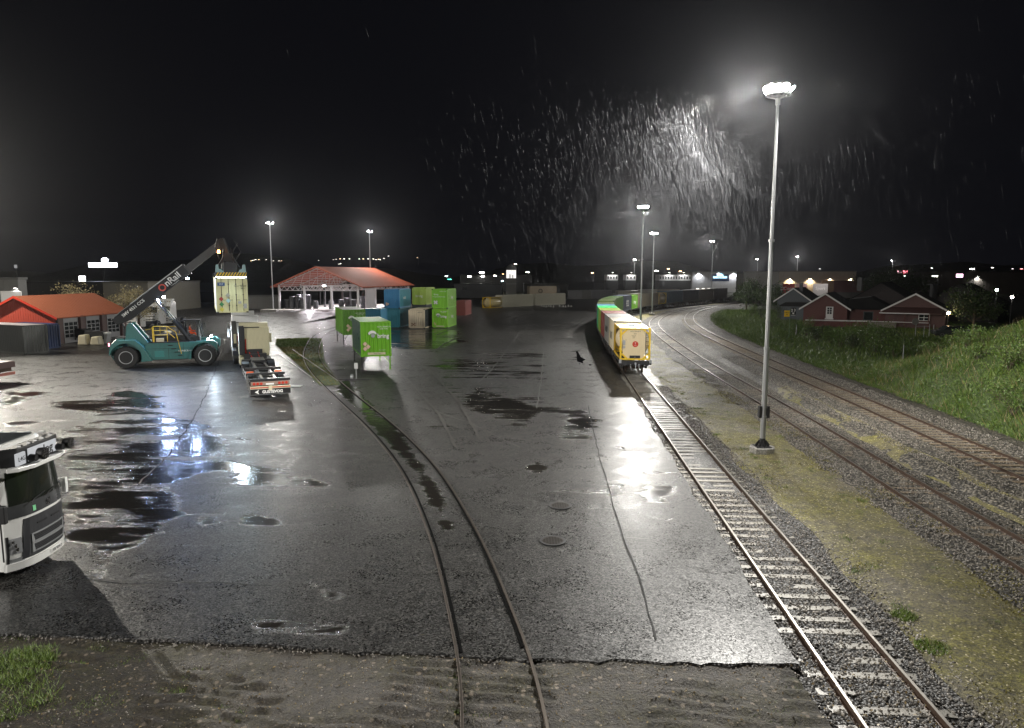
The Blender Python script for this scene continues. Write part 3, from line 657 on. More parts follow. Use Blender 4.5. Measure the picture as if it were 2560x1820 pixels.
def container(label, loc, rz, L=6.06, W=2.44, H=2.59, col=(.16, .5, .02), side=None, roof=None, group=None, marks=None, doors=False, simple=False, legs=0, plainside=False, cat='container', name='shipping_container', frame=None, roofc=None):
    t = thing(name, label, cat, loc, rz, group)
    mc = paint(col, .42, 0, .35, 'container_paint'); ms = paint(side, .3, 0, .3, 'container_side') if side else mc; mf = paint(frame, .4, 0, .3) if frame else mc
    mr = paint(roofc, .45, 0, .4, 'container_roof') if roofc else mc
    w = W / 2; z0 = legs; z1 = legs + H; p = .075
    fr = MB()
    for x in (-w, w):
        for y in (0, L):
            sx = 1 if x < 0 else -1; sy = 1 if y == 0 else -1
            fr.box(min(x, x + sx * .12), max(x, x + sx * .12), min(y, y + sy * .12), max(y, y + sy * .12), z0, z1)
    for x in (-w, w - .1): fr.box(x, x + .1, .12, L - .12, z0 + .02, z0 + .17); fr.box(x + .01, x + .09, .12, L - .12, z1 - .07, z1 - .005)
    for y in (0, L - .1): fr.box(-w + .12, w - .12, y + .005, y + .1, z0 + .02, z0 + .16); fr.box(-w + .12, w - .12, y + .005, y + .1, z1 - .12, z1 - .005)
    if simple:
        fr.corr((w - .03, .1), (w - .03, L - .1), z0 + .15, z1 - .06, CORR); fr.corr((-w + .03, L - .1), (-w + .03, .1), z0 + .15, z1 - .06, CORR)
        fr.corr((-w + .1, .05), (w - .1, .05), z0 + .15, z1 - .1, CORR); fr.corr((w - .1, L - .05), (-w + .1, L - .05), z0 + .15, z1 - .1, CORR)
        fr.box(-w + .05, w - .05, .05, L - .05, z1 - .05, z1 - .02); fr.box(-w + .05, w - .05, .05, L - .05, z0 + .05, z0 + .12)
        fr.build('body', mc, t)
        return t
    m = fr
    for x in (-w, w):
        for y in (0, L):
            for z in (z0, z1 - .118):
                sx = 1 if x < 0 else -1; sy = 1 if y == 0 else -1
                m.box(min(x - sx * .006, x + sx * .17), max(x - sx * .006, x + sx * .17), min(y - sy * .006, y + sy * .17), max(y - sy * .006, y + sy * .17), z - (.004 if z == z0 else -.004), z + .118 + (.004 if z != z0 else -.004), 1)
    m.build('frame', [mf, M['dark'] if not legs else mf], t)
    for sgn in (1, -1):
        m = MB()
        if plainside: m.box(min(sgn * (w - .04), sgn * (w - .01)), max(sgn * (w - .04), sgn * (w - .01)), .1, L - .1, z0 + .15, z1 - .06)
        elif sgn > 0: m.corr((w - .03, .1), (w - .03, L - .1), z0 + .15, z1 - .06, CORR)
        else: m.corr((-w + .03, L - .1), (-w + .03, .1), z0 + .15, z1 - .06, CORR)
        m.build('side_wall', ms, t)
    if doors:
        for sgn in (-1, 1):
            m = MB(); a, b = (-w + .12, -.01) if sgn < 0 else (.01, w - .12); m.box(a, b, .04, .085, z0 + .16, z1 - .12)
            for q in (.22, .46, .70): m.box(a + .06, b - .06, .03, .04, z0 + H * q, z0 + H * q + .1 * H)
            d = m.build('door', mc, t)
            for q in (.28, .78):
                x = a + (b - a) * q; m = MB(); m.cyl((x, .02, z0 + .12), (x, .02, z1 - .08), .022, n=8)
                for zz in (.2, .5, .8): m.box(x - .05, x + .05, .005, .05, z0 + H * zz, z0 + H * zz + .07)
                m.box(x - .02, x + .28, -.01, .012, z0 + H * .36, z0 + H * .36 + .03); m.build('lock_rod', M['dark'] if doors == 2 else M['galv'], d)
    else:
        m = MB(); m.corr((-w + .1, .06), (w - .1, .06), z0 + .15, z1 - .1, (.10 if legs else .06), .34 if legs else .28); m.build('end_wall', mc, t)
    m = MB(); m.corr((w - .1, L - .06), (-w + .1, L - .06), z0 + .15, z1 - .1, CORR); m.build('end_wall', mc, t)
    m = MB(); n = int(L / .32)
    for k in range(n):                       # ribbed roof
        y = .08 + (L - .16) * k / n; m.box(-w + .06, w - .06, y, y + (L - .16) / n * .55, z1 - .04, z1 - .012); m.box(-w + .06, w - .06, y + (L - .16) / n * .55, y + (L - .16) / n, z1 - .04, z1 - .03)
    m.build('roof', mr, t)
    m = MB(); m.box(-w + .1, w - .1, .1, L - .1, z0 + .06, z0 + .13); m.build('floor', M['wood'], t)
    if marks: marks(t, W, H, z0)
    if legs:
        for x in (-w + .09, w - .09):
            for y in (.35, L - .5):
                m = MB(); m.bar((x, y, z0 + .05), (x, y, .04), .09); m.box(x - .09, x + .09, y - .09, y + .09, .0, .045); m.bar((x * .55, y, z0 + .05), (x, y, z0 * .45), .035)
                m.build('support_leg', mf if x > 0 else M['dark'], t)
    return t
GREEN = (.17, .46, .02); GREEN2 = (.11, .30, .02)
# swap bodies on legs
def m_bring1(t, W, H, z0):
    bring_marks(t, W, H, z0); diamonds(t, [(-W * .36, z0 + H * .37), (-W * .26, z0 + H * .29), (-W * .36, z0 + H * .23)], .2)
    m = MB(); m.box(-W * .28, W * .3, -.03, -.02, z0 + .16, z0 + .36); m.build('placard_strip', M['cream'], t)
    text('Bring Cargo', .12, (.1, -.035, z0 + .26), FRONT, M['letterb'], t); text('www.bring.com', .09, (.5, -.03, z0 + .55), FRONT, M['letter'], t)
pf = (G(912, 923) + G(988, 923)) / 2
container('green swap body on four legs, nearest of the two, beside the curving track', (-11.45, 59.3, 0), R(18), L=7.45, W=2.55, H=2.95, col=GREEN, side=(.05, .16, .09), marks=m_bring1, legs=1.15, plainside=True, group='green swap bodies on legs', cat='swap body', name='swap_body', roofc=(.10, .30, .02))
def m_bring2(t, W, H, z0): bring_marks(t, W, H, z0); diamonds(t, [(-W * .28, z0 + H * .36), (-W * .2, z0 + H * .28), (-W * .28, z0 + H * .2)], .2)
container('green swap body on four legs, farther and half hidden behind the nearer one', (-17.7, 79.3, 0), R(20), L=7.45, W=2.55, H=2.85, col=GREEN2, side=(.2, .5, .05), marks=m_bring2, legs=1.3, group='green swap bodies on legs', cat='swap body', name='swap_body', roofc=(.7, .72, .7))
# stacks in the yard
TEAL2 = (.05, .25, .33); BLUE = (.045, .24, .48)
def m_blue(t, W, H, z0): diamonds(t, [(-W * .34, z0 + .75), (-W * .24, z0 + .65), (-W * .34, z0 + .5)], .17); text('UACU', .5, (W / 2 + .02, 2.6, z0 + 1.5), RIGHT, M['letter'], t)
yw = R(-8)
def yard(px, py, **k):
    q = G(px, py); return (q.x, q.y, 0)
q = G(981, 818.7)
container('teal container with the shade of its open side painted on the wall, bottom of the blue stack', (q.x, q.y, 0), yw, H=2.9, col=TEAL2, side=(.03, .12, .15), group='stacked containers in the yard')  # open side not cut; its inner shade is the dark side colour
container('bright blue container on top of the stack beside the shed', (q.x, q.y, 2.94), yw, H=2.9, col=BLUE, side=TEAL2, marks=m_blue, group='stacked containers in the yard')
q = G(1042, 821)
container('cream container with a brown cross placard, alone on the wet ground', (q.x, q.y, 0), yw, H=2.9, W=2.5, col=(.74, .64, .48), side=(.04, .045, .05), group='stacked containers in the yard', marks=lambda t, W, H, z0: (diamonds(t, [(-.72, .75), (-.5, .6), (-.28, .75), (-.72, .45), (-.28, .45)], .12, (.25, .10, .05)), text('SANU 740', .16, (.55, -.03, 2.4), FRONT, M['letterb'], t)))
qq = G(1045, 812)
container('grey container below the olive green one at the back of the stacks', (qq.x - .6, qq.y + 6.5, 0), yw, H=2.9, col=(.06, .07, .07), group='stacked containers in the yard')
container('olive green container on top at the back, its paint faded', (qq.x - .6, qq.y + 6.5, 2.94), yw, H=2.9, col=(.40, .56, .10), group='stacked containers in the yard', marks=lambda t, W, H, z0: text('bring', .6, (0, -.03, z0 + 1.5), FRONT, M['letter'], t))
q = G(1100, 819)
def m_top(t, W, H, z0): text('Bring', .34, (-.55, -.03, z0 + 2.1), FRONT, M['letter'], t); text('bring.com/intermodal', .22, (-.1, -.03, z0 + 1.75), FRONT, M['letter'], t); text('NTKU 2241', .2, (.55, -.03, z0 + 2.55), FRONT, M['letter'], t); diamonds(t, [(-.8, z0 + .75), (-.45, z0 + .75), (-.8, z0 + 1.05), (-.45, z0 + 1.05), (-.62, z0 + .9)], .16, (.7, .72, .72)); text('bring', .7, (W / 2 + .02, 3, z0 + 1.6), RIGHT, M['letter'], t)
def m_bot(t, W, H, z0): bring_marks(t, W, H, z0); diamonds(t, [(-.85, z0 + .7), (-.7, z0 + .5)], .17, (.5, .5, .2)); m = MB(); m.box(-.6, .7, -.03, -.02, z0 + .14, z0 + .3); m.build('placard_strip', M['cream'], t); text('bring', .7, (W / 2 + .02, 3, z0 + 1.6), RIGHT, M['letter'], t)
container('green container at the bottom of the two high green stack', (q.x, q.y, 0), yw, H=2.9, col=(.24, .58, .03), side=(.26, .50, .10), marks=m_bot, group='stacked containers in the yard')
container('green container on top of the two high green stack', (q.x, q.y, 2.94), yw, H=2.9, col=(.22, .56, .03), side=(.26, .50, .10), marks=m_top, group='stacked containers in the yard')
q = P(932, 825, 101)
container('small blue container with level ribs behind the swap bodies', (q.x, 101, 0), yw, L=3, W=2.44, H=3.2, col=(.05, .22, .36), group='stacked containers in the yard')
q = G(1152, 789); container('dull red container standing behind the green stack', (q.x, q.y, 0), yw, L=6, W=1.9, H=2.9, col=(.22, .05, .04), group='stacked containers in the yard')
q = G(1069, 790); container('small red container glimpsed between the stacks', (q.x, q.y + 4, 0), yw, L=3, W=1.2, H=2.7, col=(.30, .05, .04), simple=True, group='stacked containers in the yard')
q = G(60, 888); 
q = G(63, 887); container('grey weathered container before the red workshop', (q.x + .5, q.y + 1.1, 0), R(66), L=9, W=2.44, H=2.95, col=(.10, .105, .10), group='containers by the red workshop', roofc=(.6, .55, .55))
q = G(98, 875); container('dark blue container tucked behind the grey one', (q.x + .4, q.y + 1.2, 0), R(66), L=6, W=2.44, H=2.7, col=(.02, .05, .16), group='containers by the red workshop')

# ------------------------------------------------------------------ the container train
def flat_wagon(label, d0, L=13.0, simple=False):
    q, T = pA.at(d0); q2, _ = pA.at(d0 + L); d = (q2 - q); ang = math.atan2(-d.x, d.y)
    t = thing('flat_wagon', label, 'rail wagon', (q.x, q.y, 0), ang, 'flat wagons of the container train'); m = MB()
    for x in (-.95, .8): m.box(x, x + .15, 0, L, .86, 1.13)
    for y in (0, L * .25, L * .5, L * .75, L - .25): m.box(-1.3, 1.3, y, y + .25, .9, 1.12)
    m.box(-1.25, -1.15, .3, L - .3, .98, 1.1); m.box(1.15, 1.25, .3, L - .3, .98, 1.1); m.box(-.1, .1, .2, L - .2, .8, 1.0)
    m.box(-1.28, 1.28, -.06, .0, .82, 1.16); m.box(-1.28, 1.28, L, L + .06, .82, 1.16); m.build('wagon_frame', M['dark'], t)
    for y in (2.1, L - 2.1):
        m = MB()
        for s_ in (-1, 1):
            m.box(s_ * .98 - .07, s_ * .98 + .07, y - 1.25, y + 1.25, .42, .62); m.box(s_ * .98 - .1, s_ * .98 + .1, y - .35, y + .35, .35, .8)
        m.box(-1., 1., y - .15, y + .15, .5, .85); b = m.build('bogie', M['dark'], t)
        for yy in (y - .9, y + .9):
            m = MB(); m.lathe([(-.74, .1), (-.73, .46), (-.6, .43), (-.6, .1), (.6, .1), (.6, .43), (.73, .46), (.74, .1)], (0, yy, .46), 'x', 18); m.build('wheelset', M['rust'], b)
    if not simple:
        for x in (-.87, .87):
            m = MB(); m.cyl((x, -.06, 1.0), (x, -.36, 1.0), .09); m.cyl((x, -.36, 1.0), (x, -.42, 1.0), .22, n=16); m.build('buffer', M['dark'], t)
        m = MB(); m.box(-.06, .06, -.35, 0, .85, 1.0); m.tube([(.3, -.02, .9), (.3, -.15, .6), (.35, -.16, .45)], .03); m.tube([(-.35, -.02, .9), (-.35, -.15, .6), (-.3, -.16, .4)], .03); m.tube([(0, -.35, .93), (0, -.38, .6), (.03, -.33, .4)], .035)
        m.build('coupling', M['galv'], t)
        for x in (-1.2, 1.2):
            m = MB(); m.box(x - .1, x + .1, -.1, -.06, .95, 1.25); m.build('tail_lamp_bracket', M['galv'], t)
    return t
def tank_container(label, loc, rz, near=True, group='containers on the train', z0=0, col=(.68, .56, .36), fcol='yellow'):
    t = thing('tank_container', label, 'tank container', loc, rz, group); L, W, H = 6.06, 2.44, 2.6; w = W / 2; m = MB(); y_ = M[fcol]
    for y in (.06, L - .06):
        for x in (-w + .07, w - .07): m.bar((x, y, 0), (x, y, H), .14)
        m.bar((-w, y, .07), (w, y, .07), .12); m.bar((-w, y, H - .07), (w, y, H - .07), .12)
        for sx in (-1, 1):
            m.bar((sx * (w - .1), y, .55), (sx * (w - .6), y, .1), .11, .12); m.bar((sx * (w - .1), y, H - .55), (sx * (w - .6), y, H - .1), .11, .12)
    for x in (-w + .06, w - .06):
        m.bar((x, 0, .07), (x, L, .07), .1); m.bar((x, 0, H - .06), (x, L, H - .06), .08); m.bar((x, .1, .2), (x, 1.1, 1.0), .07); m.bar((x, .1, H - .1), (x, .9, H - .8), .07); m.bar((x, L - .1, .2), (x, L - 1.1, 1.0), .07)
    m.build('frame', y_, t)
    m = MB(); m.lathe([(.16, .02), (.17, .55), (.22, .86), (.34, 1.05), (.55, 1.13), (L - .55, 1.13), (L - .34, 1.05), (L - .2, .8), (L - .15, .02)], (0, 0, 1.28), 'y', 40); m.build('tank', paint(col, .3, 0, .2, 'tank_paint'), t, smooth=True)
    m = MB(); m.box(-w + .15, w - .15, .3, L - .3, H - .11, H - .07); m.lathe([(H - .14, .3), (H + .03, .3)], (0, L / 2, 0), 'z', 16); m.build('walkway', M['galv'], t)
    if near:
        m = MB()     # end plate that closes the octagon
        m.prism([(-.78, .12), (.62, .12), (.84, .42), (.84, 2.1), (.6, 2.5), (-.62, 2.5), (-.98, 2.1), (-.98, .5)], 'y', .10, .14); m.build('end_plate', paint(col, .35, 0, .2, 'tank_paint'), t)
        m = MB()
        for z in np.arange(.5, 2.5, .33): m.bar((.84, .02, z), (1.12, .02, z), .03)
        m.bar((.84, .02, .3), (.84, .02, 2.5), .03); m.build('ladder', M['dark'], t)
        m = MB(); m.lathe([(.085, .24), (.098, .24)], (.02, 0, 1.28), 'y', 24); e = m.build('red_emblem', M['red'], t); text('T', .2, (.02, .075, 1.33), FRONT, M['letter'], e); text('tank', .1, (.02, .075, 1.19), FRONT, M['letter'], e)
        text('EXFU 564180 6', .13, (.02, .09, 2.30), FRONT, M['letterb'], t, 'number_lettering'); text('22K2', .11, (.0, .09, 2.12), FRONT, M['letterb'], t, 'number_lettering')
        text('MAX GR\nTARE\nCAP', .09, (-.12, .09, 1.87), FRONT, M['letterb'], t); text('C', .12, (-.72, .09, 1.62), FRONT, M['letterb'], t)
        m = MB(); m.box(-.97, -.78, .05, .09, 1.2, 1.6); m.box(-.97, -.78, .05, .09, .95, 1.12); m.build('document_box', M['galv'], t)
        m = MB(); m.box(-.42, .42, .03, .16, .14, .36); m.build('valve_box', M['dark'], t); m = MB(); m.cyl((0, .05, .22), (0, -.02, .22), .09); m.build('valve', M['chrome'], t)
    return t
seq = [('tank', 6.06, 'yellow framed tank container with a red round emblem at the end of the train', None),
 ('c', 6.06, 'cream ribbed container directly behind the yellow tank container', (.62, .54, .38)),
 ('c', 6.06, 'pale grey container with dark lettering, third on the train', (.52, .50, .46)),
 ('c', 6.06, 'red roofed container between the grey and the lime ones on the train', (.42, .06, .045)),
 ('c', 6.06, 'lime green container behind the red one on the train', (.38, .55, .06)),
 ('c', 6.06, 'emerald green container where the train begins to bend', (.04, .50, .14)),
 ('c', 6.06, 'light blue roofed container at the bend of the train', (.14, .30, .42)),
 ('c', 6.06, 'dull olive container just past the bend of the train', (.22, .28, .10)),
 ('c', 12.19, 'long olive green container past the bend, half hidden by the blue roofed one', (.20, .30, .08)),
 ('c', 12.19, 'long moss green container left of the slate blue one on the train', (.16, .32, .07)),
 ('c', 9.1, 'slate blue container with white lettering behind the lamp mast', (.10, .12, .17)),
 ('c', 6.06, 'bright green container between the slate blue and the grey brown ones', (.18, .42, .05)),
 ('c', 12.19, 'long grey brown container beside the far tank container', (.24, .21, .16)),
 ('c', 6.06, 'short grey brown container touching the far tank container', (.27, .23, .17)),
 ('tank', 6.06, 'small yellow tank container midway along the far part of the train', None),
 ('c', 12.19, 'long dark blue container right of the far tank container', (.05, .10, .15)),
 ('c', 12.19, 'charcoal container near the far mast, fading in the rain', (.06, .07, .08)),
 ('c', 12.19, 'brown grey container near the end of the visible train', (.09, .08, .07)),
 ('c', 12.19, 'last dark container before the train vanishes behind the trees', (.05, .05, .05))]
d = pA.sy(56.0); wd = d; acc = []; k = 0; wagon_lab = ['nearest flat wagon with buffers under the tank container', 'flat wagon under the grey and red containers', 'flat wagon under the lime and emerald containers', 'flat wagon at the bend of the train',
  'flat wagon under the long olive container', 'flat wagon under the long moss green container', 'flat wagon under the slate blue container', 'flat wagon under the bright green container', 'flat wagon under the grey brown containers', 'flat wagon under the far tank container', 'flat wagon under the dark blue container', 'flat wagon under the charcoal container', 'flat wagon under the brown grey container', 'last flat wagon before the trees']
wl = 0
for n_, (kind, L, lab, col) in enumerate(seq):
    q, T = pA.at(d); q2, _ = pA.at(d + L); dv = q2 - q; ang = math.atan2(-dv.x, dv.y); z = 1.17
    if kind == 'tank': tank_container(lab, (q.x, q.y, z), ang, near=n_ == 0)
    else:
        mk = None
        if n_ == 1: mk = lambda t, W, H, z0: (text('CLIPTH', .3, (.55, -.03, H - .3), FRONT, M['letterb'], t), text('UNIT', 1.0, (-W / 2 - .03, 2.8, 1.2), LEFT, M['letterb'], t))
        if n_ == 2: mk = lambda t, W, H, z0: text('SAMSKIP', .9, (-W / 2 - .03, 3, 1.3), LEFT, M['letterb'], t)
        if n_ in (10, 11): mk = lambda t, W, H, z0: text('ECS' if W else '', 1.6, (W / 2 + .03, 4.5, 1.3), RIGHT, M['letter'], t) if True else 0
        if n_ == 11: mk = lambda t, W, H, z0: text('bring', 1.1, (W / 2 + .03, 3, 1.3), RIGHT, M['letter'], t)
        container(lab, (q.x, q.y, z), ang, L=L, H=2.9 if L > 8 else 2.72, col=col, group='containers on the train', marks=mk, simple=n_ > 11)
    d += L + .42
    acc.append((d, L))
d = wd - .25; tot = acc[-1][0]
while d < tot + 14 and wl < len(wagon_lab):
    flat_wagon(wagon_lab[wl], d, 12.9, wl > 1); wl += 1; d += 13.0 if wl < 4 else 15.5

# ------------------------------------------------------------------ wheels shared by the vehicles
def wheel(parent, x, y, z, r, w, side=1, ax='x', lug=False):
    m = MB(); s_ = w / 2
    m.lathe([(-s_, r * .6), (-s_ * .95, r * .93), (-s_ * .7, r), (s_ * .7, r), (s_ * .95, r * .93), (s_, r * .6)], (x, y, z), ax, 28)
    if lug:
        for k in range(24):
            a = k * math.pi / 12
            for q in (-1, 1):
                c = Vector((0, math.cos(a) * r, math.sin(a) * r)) if ax == 'x' else Vector((math.cos(a) * r, 0, math.sin(a) * r))
                e = Vector((q * s_ * .5, 0, 0)) if ax == 'x' else Vector((0, q * s_ * .5, 0)); m.bar(Vector((x, y, z)) + c + e * .1, Vector((x, y, z)) + c * 1.0 + e * 1.9, .05, .07)
    t = m.build('tyre', M['tyre'], parent)
    m = MB(); o = side * s_
    pr = [(o * .4, .01), (o * .55, r * .3), (o * .85, r * .52), (o * 1.02, r * .6), (o * 1.02, r * .56), (o * .7, r * .2), (o * .9, r * .14), (o * .92, .01)]
    m.lathe(pr, (x, y, z), ax, 20); m.build('rim', M['galv'], t); return t

# ------------------------------------------------------------------ reach stacker (local +X forward, near side -Y)
RSY = R(18.5); n_ = Vector((-math.sin(RSY), math.cos(RSY), 0)); fw = Vector((math.cos(RSY), math.sin(RSY), 0))
org = Vector((-33.2, 60.4, 0)) + n_ * 1.75
rs = thing('reach_stacker', 'teal reach stacker with a long black boom lifting a cream container', 'crane vehicle', (org.x, org.y, 0), RSY)
def rx(x, y, z): return (x, y, z)
m = MB(); b_ = [(1.15, .62), (6.0, .62), (6.15, 1.0), (6.3, 2.05), (5.6, 2.12), (1.7, 2.12), (1.3, 1.6)]
for s_ in (-1, 1): m.prism(b_, 'y', s_ * 1.35 - .16, s_ * 1.35 + .16)
m.prism([(1.2, .7), (6.0, .7), (6.1, 1.6), (1.4, 1.6)], 'y', -1.19, 1.19); m.build('chassis', M['teal'], rs, bevel=.03)
for s_ in (-1, 1):
    m = MB(); y0, y1 = sorted((s_ * 1.15, s_ * 1.9))
    arc = [(1.22 * math.cos(a), .93 + 1.22 * math.sin(a)) for a in np.linspace(2.85, -.35, 16)]; arc2 = [(x * 1.13, .93 + (z - .93) * 1.16) for x, z in arc[::-1]]
    m.prism([(p[0], p[1]) for p in arc] + [(2.05, .58)] + [(1.45, .62)] * 0 + [(1.3, 1.9), (.75, 2.42), (-.55, 2.42), (-1.15, 2.1), (-1.3, 1.1)], 'y', y0, y1); m.build('rear_fender', M['teal'], rs, bevel=.02)
m = MB(); m.prism([(-1.28, 1.0), (-1.0, .55), (-.2, .6), (-.2, 2.5), (-.75, 2.5), (-1.15, 2.15)], 'y', -1.15, 1.15); m.build('counterweight', M['teal'], rs, bevel=.05)
for s_ in (-1, 1):
    m = MB(); y0, y1 = sorted((s_ * .62, s_ * 1.1)); m.prism([(-.1, 2.2), (.05, 3.6), (.25, 3.85), (.5, 3.8), (1.75, 2.0), (1.6, 1.5), (.2, 1.5)], 'y', y0, y1); m.build('boom_tower', M['teal'], rs, bevel=.03)
    m = MB(); y0, y1 = sorted((s_ * 1.5, s_ * 2.1)); arc = [(6.25 + 1.1 * math.cos(a), .95 + 1.1 * math.sin(a)) for a in np.linspace(2.9, .35, 12)]
    m.prism(arc + [(7.35, 2.0), (7.0, 2.25), (5.6, 2.2), (5.05, 1.0), (4.95, .65), (5.15, .65)][0:6], 'y', y0, y1); m.build('front_fender', M['teal'], rs, bevel=.02)
for s_ in (-1, 1): wheel(rs, 0, s_ * 1.55, .93, .93, .62, s_, 'y', True)
for y in (-1.85, -1.2, 1.2, 1.85): wheel(rs, 6.3, y, .93, .93, .58, 1 if y > 0 else -1, 'y', True)
m = MB(); m.cyl((6.3, -1.6, .93), (6.3, 1.6, .93), .3); m.cyl((0, -1.5, .93), (0, 1.5, .93), .2); m.build('axle', M['dark'], rs)
B0 = Vector((-.95, 0, 3.75)); B1 = Vector((8.2, 0, 11.0)); bd = (B1 - B0).normalized(); up = Vector((-bd.z, 0, bd.x))
Bm = B0 + bd * 7.6
m = MB(); q0, q1 = B0, Bm; h_ = .50
m.prism([tuple((q0 + up * h_ * .9)[k] for k in (0, 2)), tuple((q0 - up * h_ * .4 + bd * .1)[k] for k in (0, 2)), tuple((q0 - up * h_ + bd * 1.1)[k] for k in (0, 2)), tuple((q0 + bd * 4.4 - up * h_)[k] for k in (0, 2)), tuple((q0 + bd * 5.0 - up * (h_ - .08))[k] for k in (0, 2)), tuple((q1 - up * (h_ - .08))[k] for k in (0, 2)), tuple((q1 + up * h_)[k] for k in (0, 2))], 'y', -.42, .42)
m.build('boom', M['black'], rs, bevel=.02)
m = MB(); m.bar(Bm - bd * .5 - up * .02, B1, .62, .66); m.bar(Bm + up * .02 - bd * .02, Bm + bd * .12 + up * .02, .92, 1.08); m.build('boom_extension', M['dark'], rs, bevel=.015)
m = MB(); m.bar(B0 + up * .52 + bd * .3, Bm + up * .52, .9, .02); m.bar(B0 + up * .57 + bd * 2, Bm + up * .57, .06, .06); m.build('boom_cable_tray', M['galv'], rs)
for s_ in (-1, 1):
    a = Vector((5.35, s_ * .85, 1.75)); b = B0 + bd * 3.9 + Vector((0, s_ * .62, 0)) - up * .4; mid = a.lerp(b, .55)
    m = MB(); m.cyl(a, mid, .17, n=14); m.tube([a + Vector((0, 0, .18)), mid + Vector((0, 0, .22))], .03); c = m.build('lift_cylinder', M['black'], rs, smooth=True); m = MB(); m.cyl(mid, b, .10, n=14); m.build('piston_rod', M['chrome'], c, smooth=True)
bang = math.atan2(bd.z, bd.x)
def boomtext(s, size, t_, dv, mat, off=0, **k):
    p = B0 + bd * t_ + up * dv; o = text(s, size, (p.x, -.43 - .006, p.z), (0, 0, 0), mat, rs, **k)
    o.rotation_euler = (Matrix.Rotation(-bang, 3, 'Y') @ Matrix.Rotation(R(90), 3, 'X')).to_euler(); return o
boomtext('SMV 4531 CC5', .36, 2.05, .12, M['letter'], name='model_lettering', bold=.008)
boomtext('nRail', .78, 6.15, .06, M['letter'], name='operator_lettering', bold=.014)
boomtext('Terminaldrift', .16, 6.1, -.32, M['letter'], name='operator_lettering')
m = MB(); cpos = B0 + bd * 5.02 + up * .02
mm = MB(); nseg = 28; rot = Matrix.Translation((cpos.x, -.44, cpos.z)) 
for k in range(nseg):
    a0, a1 = k * 2 * math.pi / nseg, (k + 1) * 2 * math.pi / nseg
    v = [(r_ * math.cos(a_), -.006 * q_, r_ * math.sin(a_)) for q_ in (0, 1) for r_, a_ in ((.20, a0), (.31, a0), (.31, a1), (.20, a1))]
    mm.T = rot; mm.add(v, [(0, 1, 2, 3), (4, 7, 6, 5), (0, 4, 5, 1), (1, 5, 6, 2), (2, 6, 7, 3), (3, 7, 4, 0)])
mm.build('red_ring_emblem', M['red'], rs)
text('KONECRANES', .2, (4.75, -1.52, 1.35), FRONT, M['letter'], rs, 'maker_lettering')
m = MB(); m.box(2.2, 2.95, -1.535, -1.50, .85, 1.4); m.build('hatch', paint((.035, .22, .21), .4, 0, .2), rs, bevel=.01)
m = MB(); m.box(1.75, 4.2, -1.7, -1.52, 2.12, 2.18); m.box(1.9, 5.0, -1.5, 1.5, 2.13, 2.17); m.box(2.1, 4.6, -.9, .9, 2.2, 2.7)
for zz, xx in ((.95, 4.25), (1.25, 4.0), (1.55, 3.75), (1.85, 3.5)): m.box(xx - .18, xx + .18, -1.75, -1.52, zz, zz + .04)
m.build('deck_and_steps', M['black'], rs)
m = MB()
def rail(pts, r=.028): m.tube(pts, r, 6)
rail([(2.2, -1.65, 2.2), (2.2, -1.65, 3.55), (3.3, -1.65, 3.55), (3.3, -1.65, 2.2)]); rail([(2.2, -1.65, 3.2), (3.3, -1.65, 3.2)]); rail([(2.2, -1.65, 2.8), (3.3, -1.65, 2.8)]); rail([(3.3, -1.65, 3.55), (4.0, -1.65, 3.0), (4.35, -1.65, 1.1)]); rail([(3.3, -1.65, 3.1), (3.9, -1.65, 2.5)])
rail([(1.5, -.9, 3.2), (2.2, -1.65, 3.4)]); m.box(2.12, 2.27, -1.69, -1.6, 2.2, 3.5); rail([(2.3, 1.6, 2.2), (2.3, 1.6, 3.3), (3.9, 1.6, 3.3), (3.9, 1.6, 2.2)])
m.build('handrail', M['yellow'], rs)
m = MB(); m.box(2.4, 3.0, -1.68, -1.45, 2.2, 2.5); m.box(3.0, 3.5, -.9, -.2, 2.9, 3.05); m.build('tool_box', M['cream'], rs)
cab = MB(); cx0, cx1 = 4.55, 5.9
for (x, y) in ((cx0, -.75), (cx0, .75), (cx1 - .25, -.75), (cx1 - .25, .75)): cab.bar((x, y, 2.15), (x, y, 3.95), .09)
cab.box(cx0 - .1, cx1 + .02, -.82, .82, 3.92, 4.02); cab.box(cx0, cx1 - .1, -.78, .78, 2.12, 2.5); cab.bar((cx1 + .15, -.7, 2.5), (cx1 - .15, -.7, 3.92), .07); cab.bar((cx1 + .15, .7, 2.5), (cx1 - .15, .7, 3.92), .07)
cab.box(cx0 - .35, cx0 - .05, -.5, -.4, 3.85, 3.95)
cabo = cab.build('cab', M['black'], rs)
tg = NT('cab_glass'); tg.base((.5, .6, .6)); tg.rough(.03); tg.b.inputs['Alpha'].default_value = .22; M['clear'] = tg.m
m = MB(); m.prism([(cx1 - .18, 2.5), (cx1 + .2, 2.5), (cx1 - .1, 3.9), (cx1 - .18, 3.9)], 'y', -.68, .68); m.build('windscreen', M['clear'], cabo)
m = MB(); m.box(4.75, 5.15, -.4, .4, 2.5, 2.7); m.box(4.68, 4.8, -.35, .35, 2.6, 3.35); m.build('seat', M['dark'], cabo)
for px_, pz, py, st_ in ((6.55, 2.35, -1.7, 140), (6.55, 2.35, 1.7, 140)):
    m = MB(); m.box(px_ - .06, px_ + .1, py - .14, py + .14, pz - .1, pz + .1); f = m.build('headlight', M['dark'], rs); m = MB(); m.box(px_ + .102, px_ + .112, py - .12, py + .12, pz - .08, pz + .08); m.box(px_ - .04, px_ + .08, py - .15, py - .142, pz - .07, pz + .07); m.build('lens', emit(COLD, st_), f)
spot(rs, (6.9, -1.75, 2.35), (.6, -.8, -.28), 260, 120, .6, COLD, .1); spot(rs, (6.9, 1.75, 2.35), (1, 0, -.25), 250, 110, .6, COLD, .1)
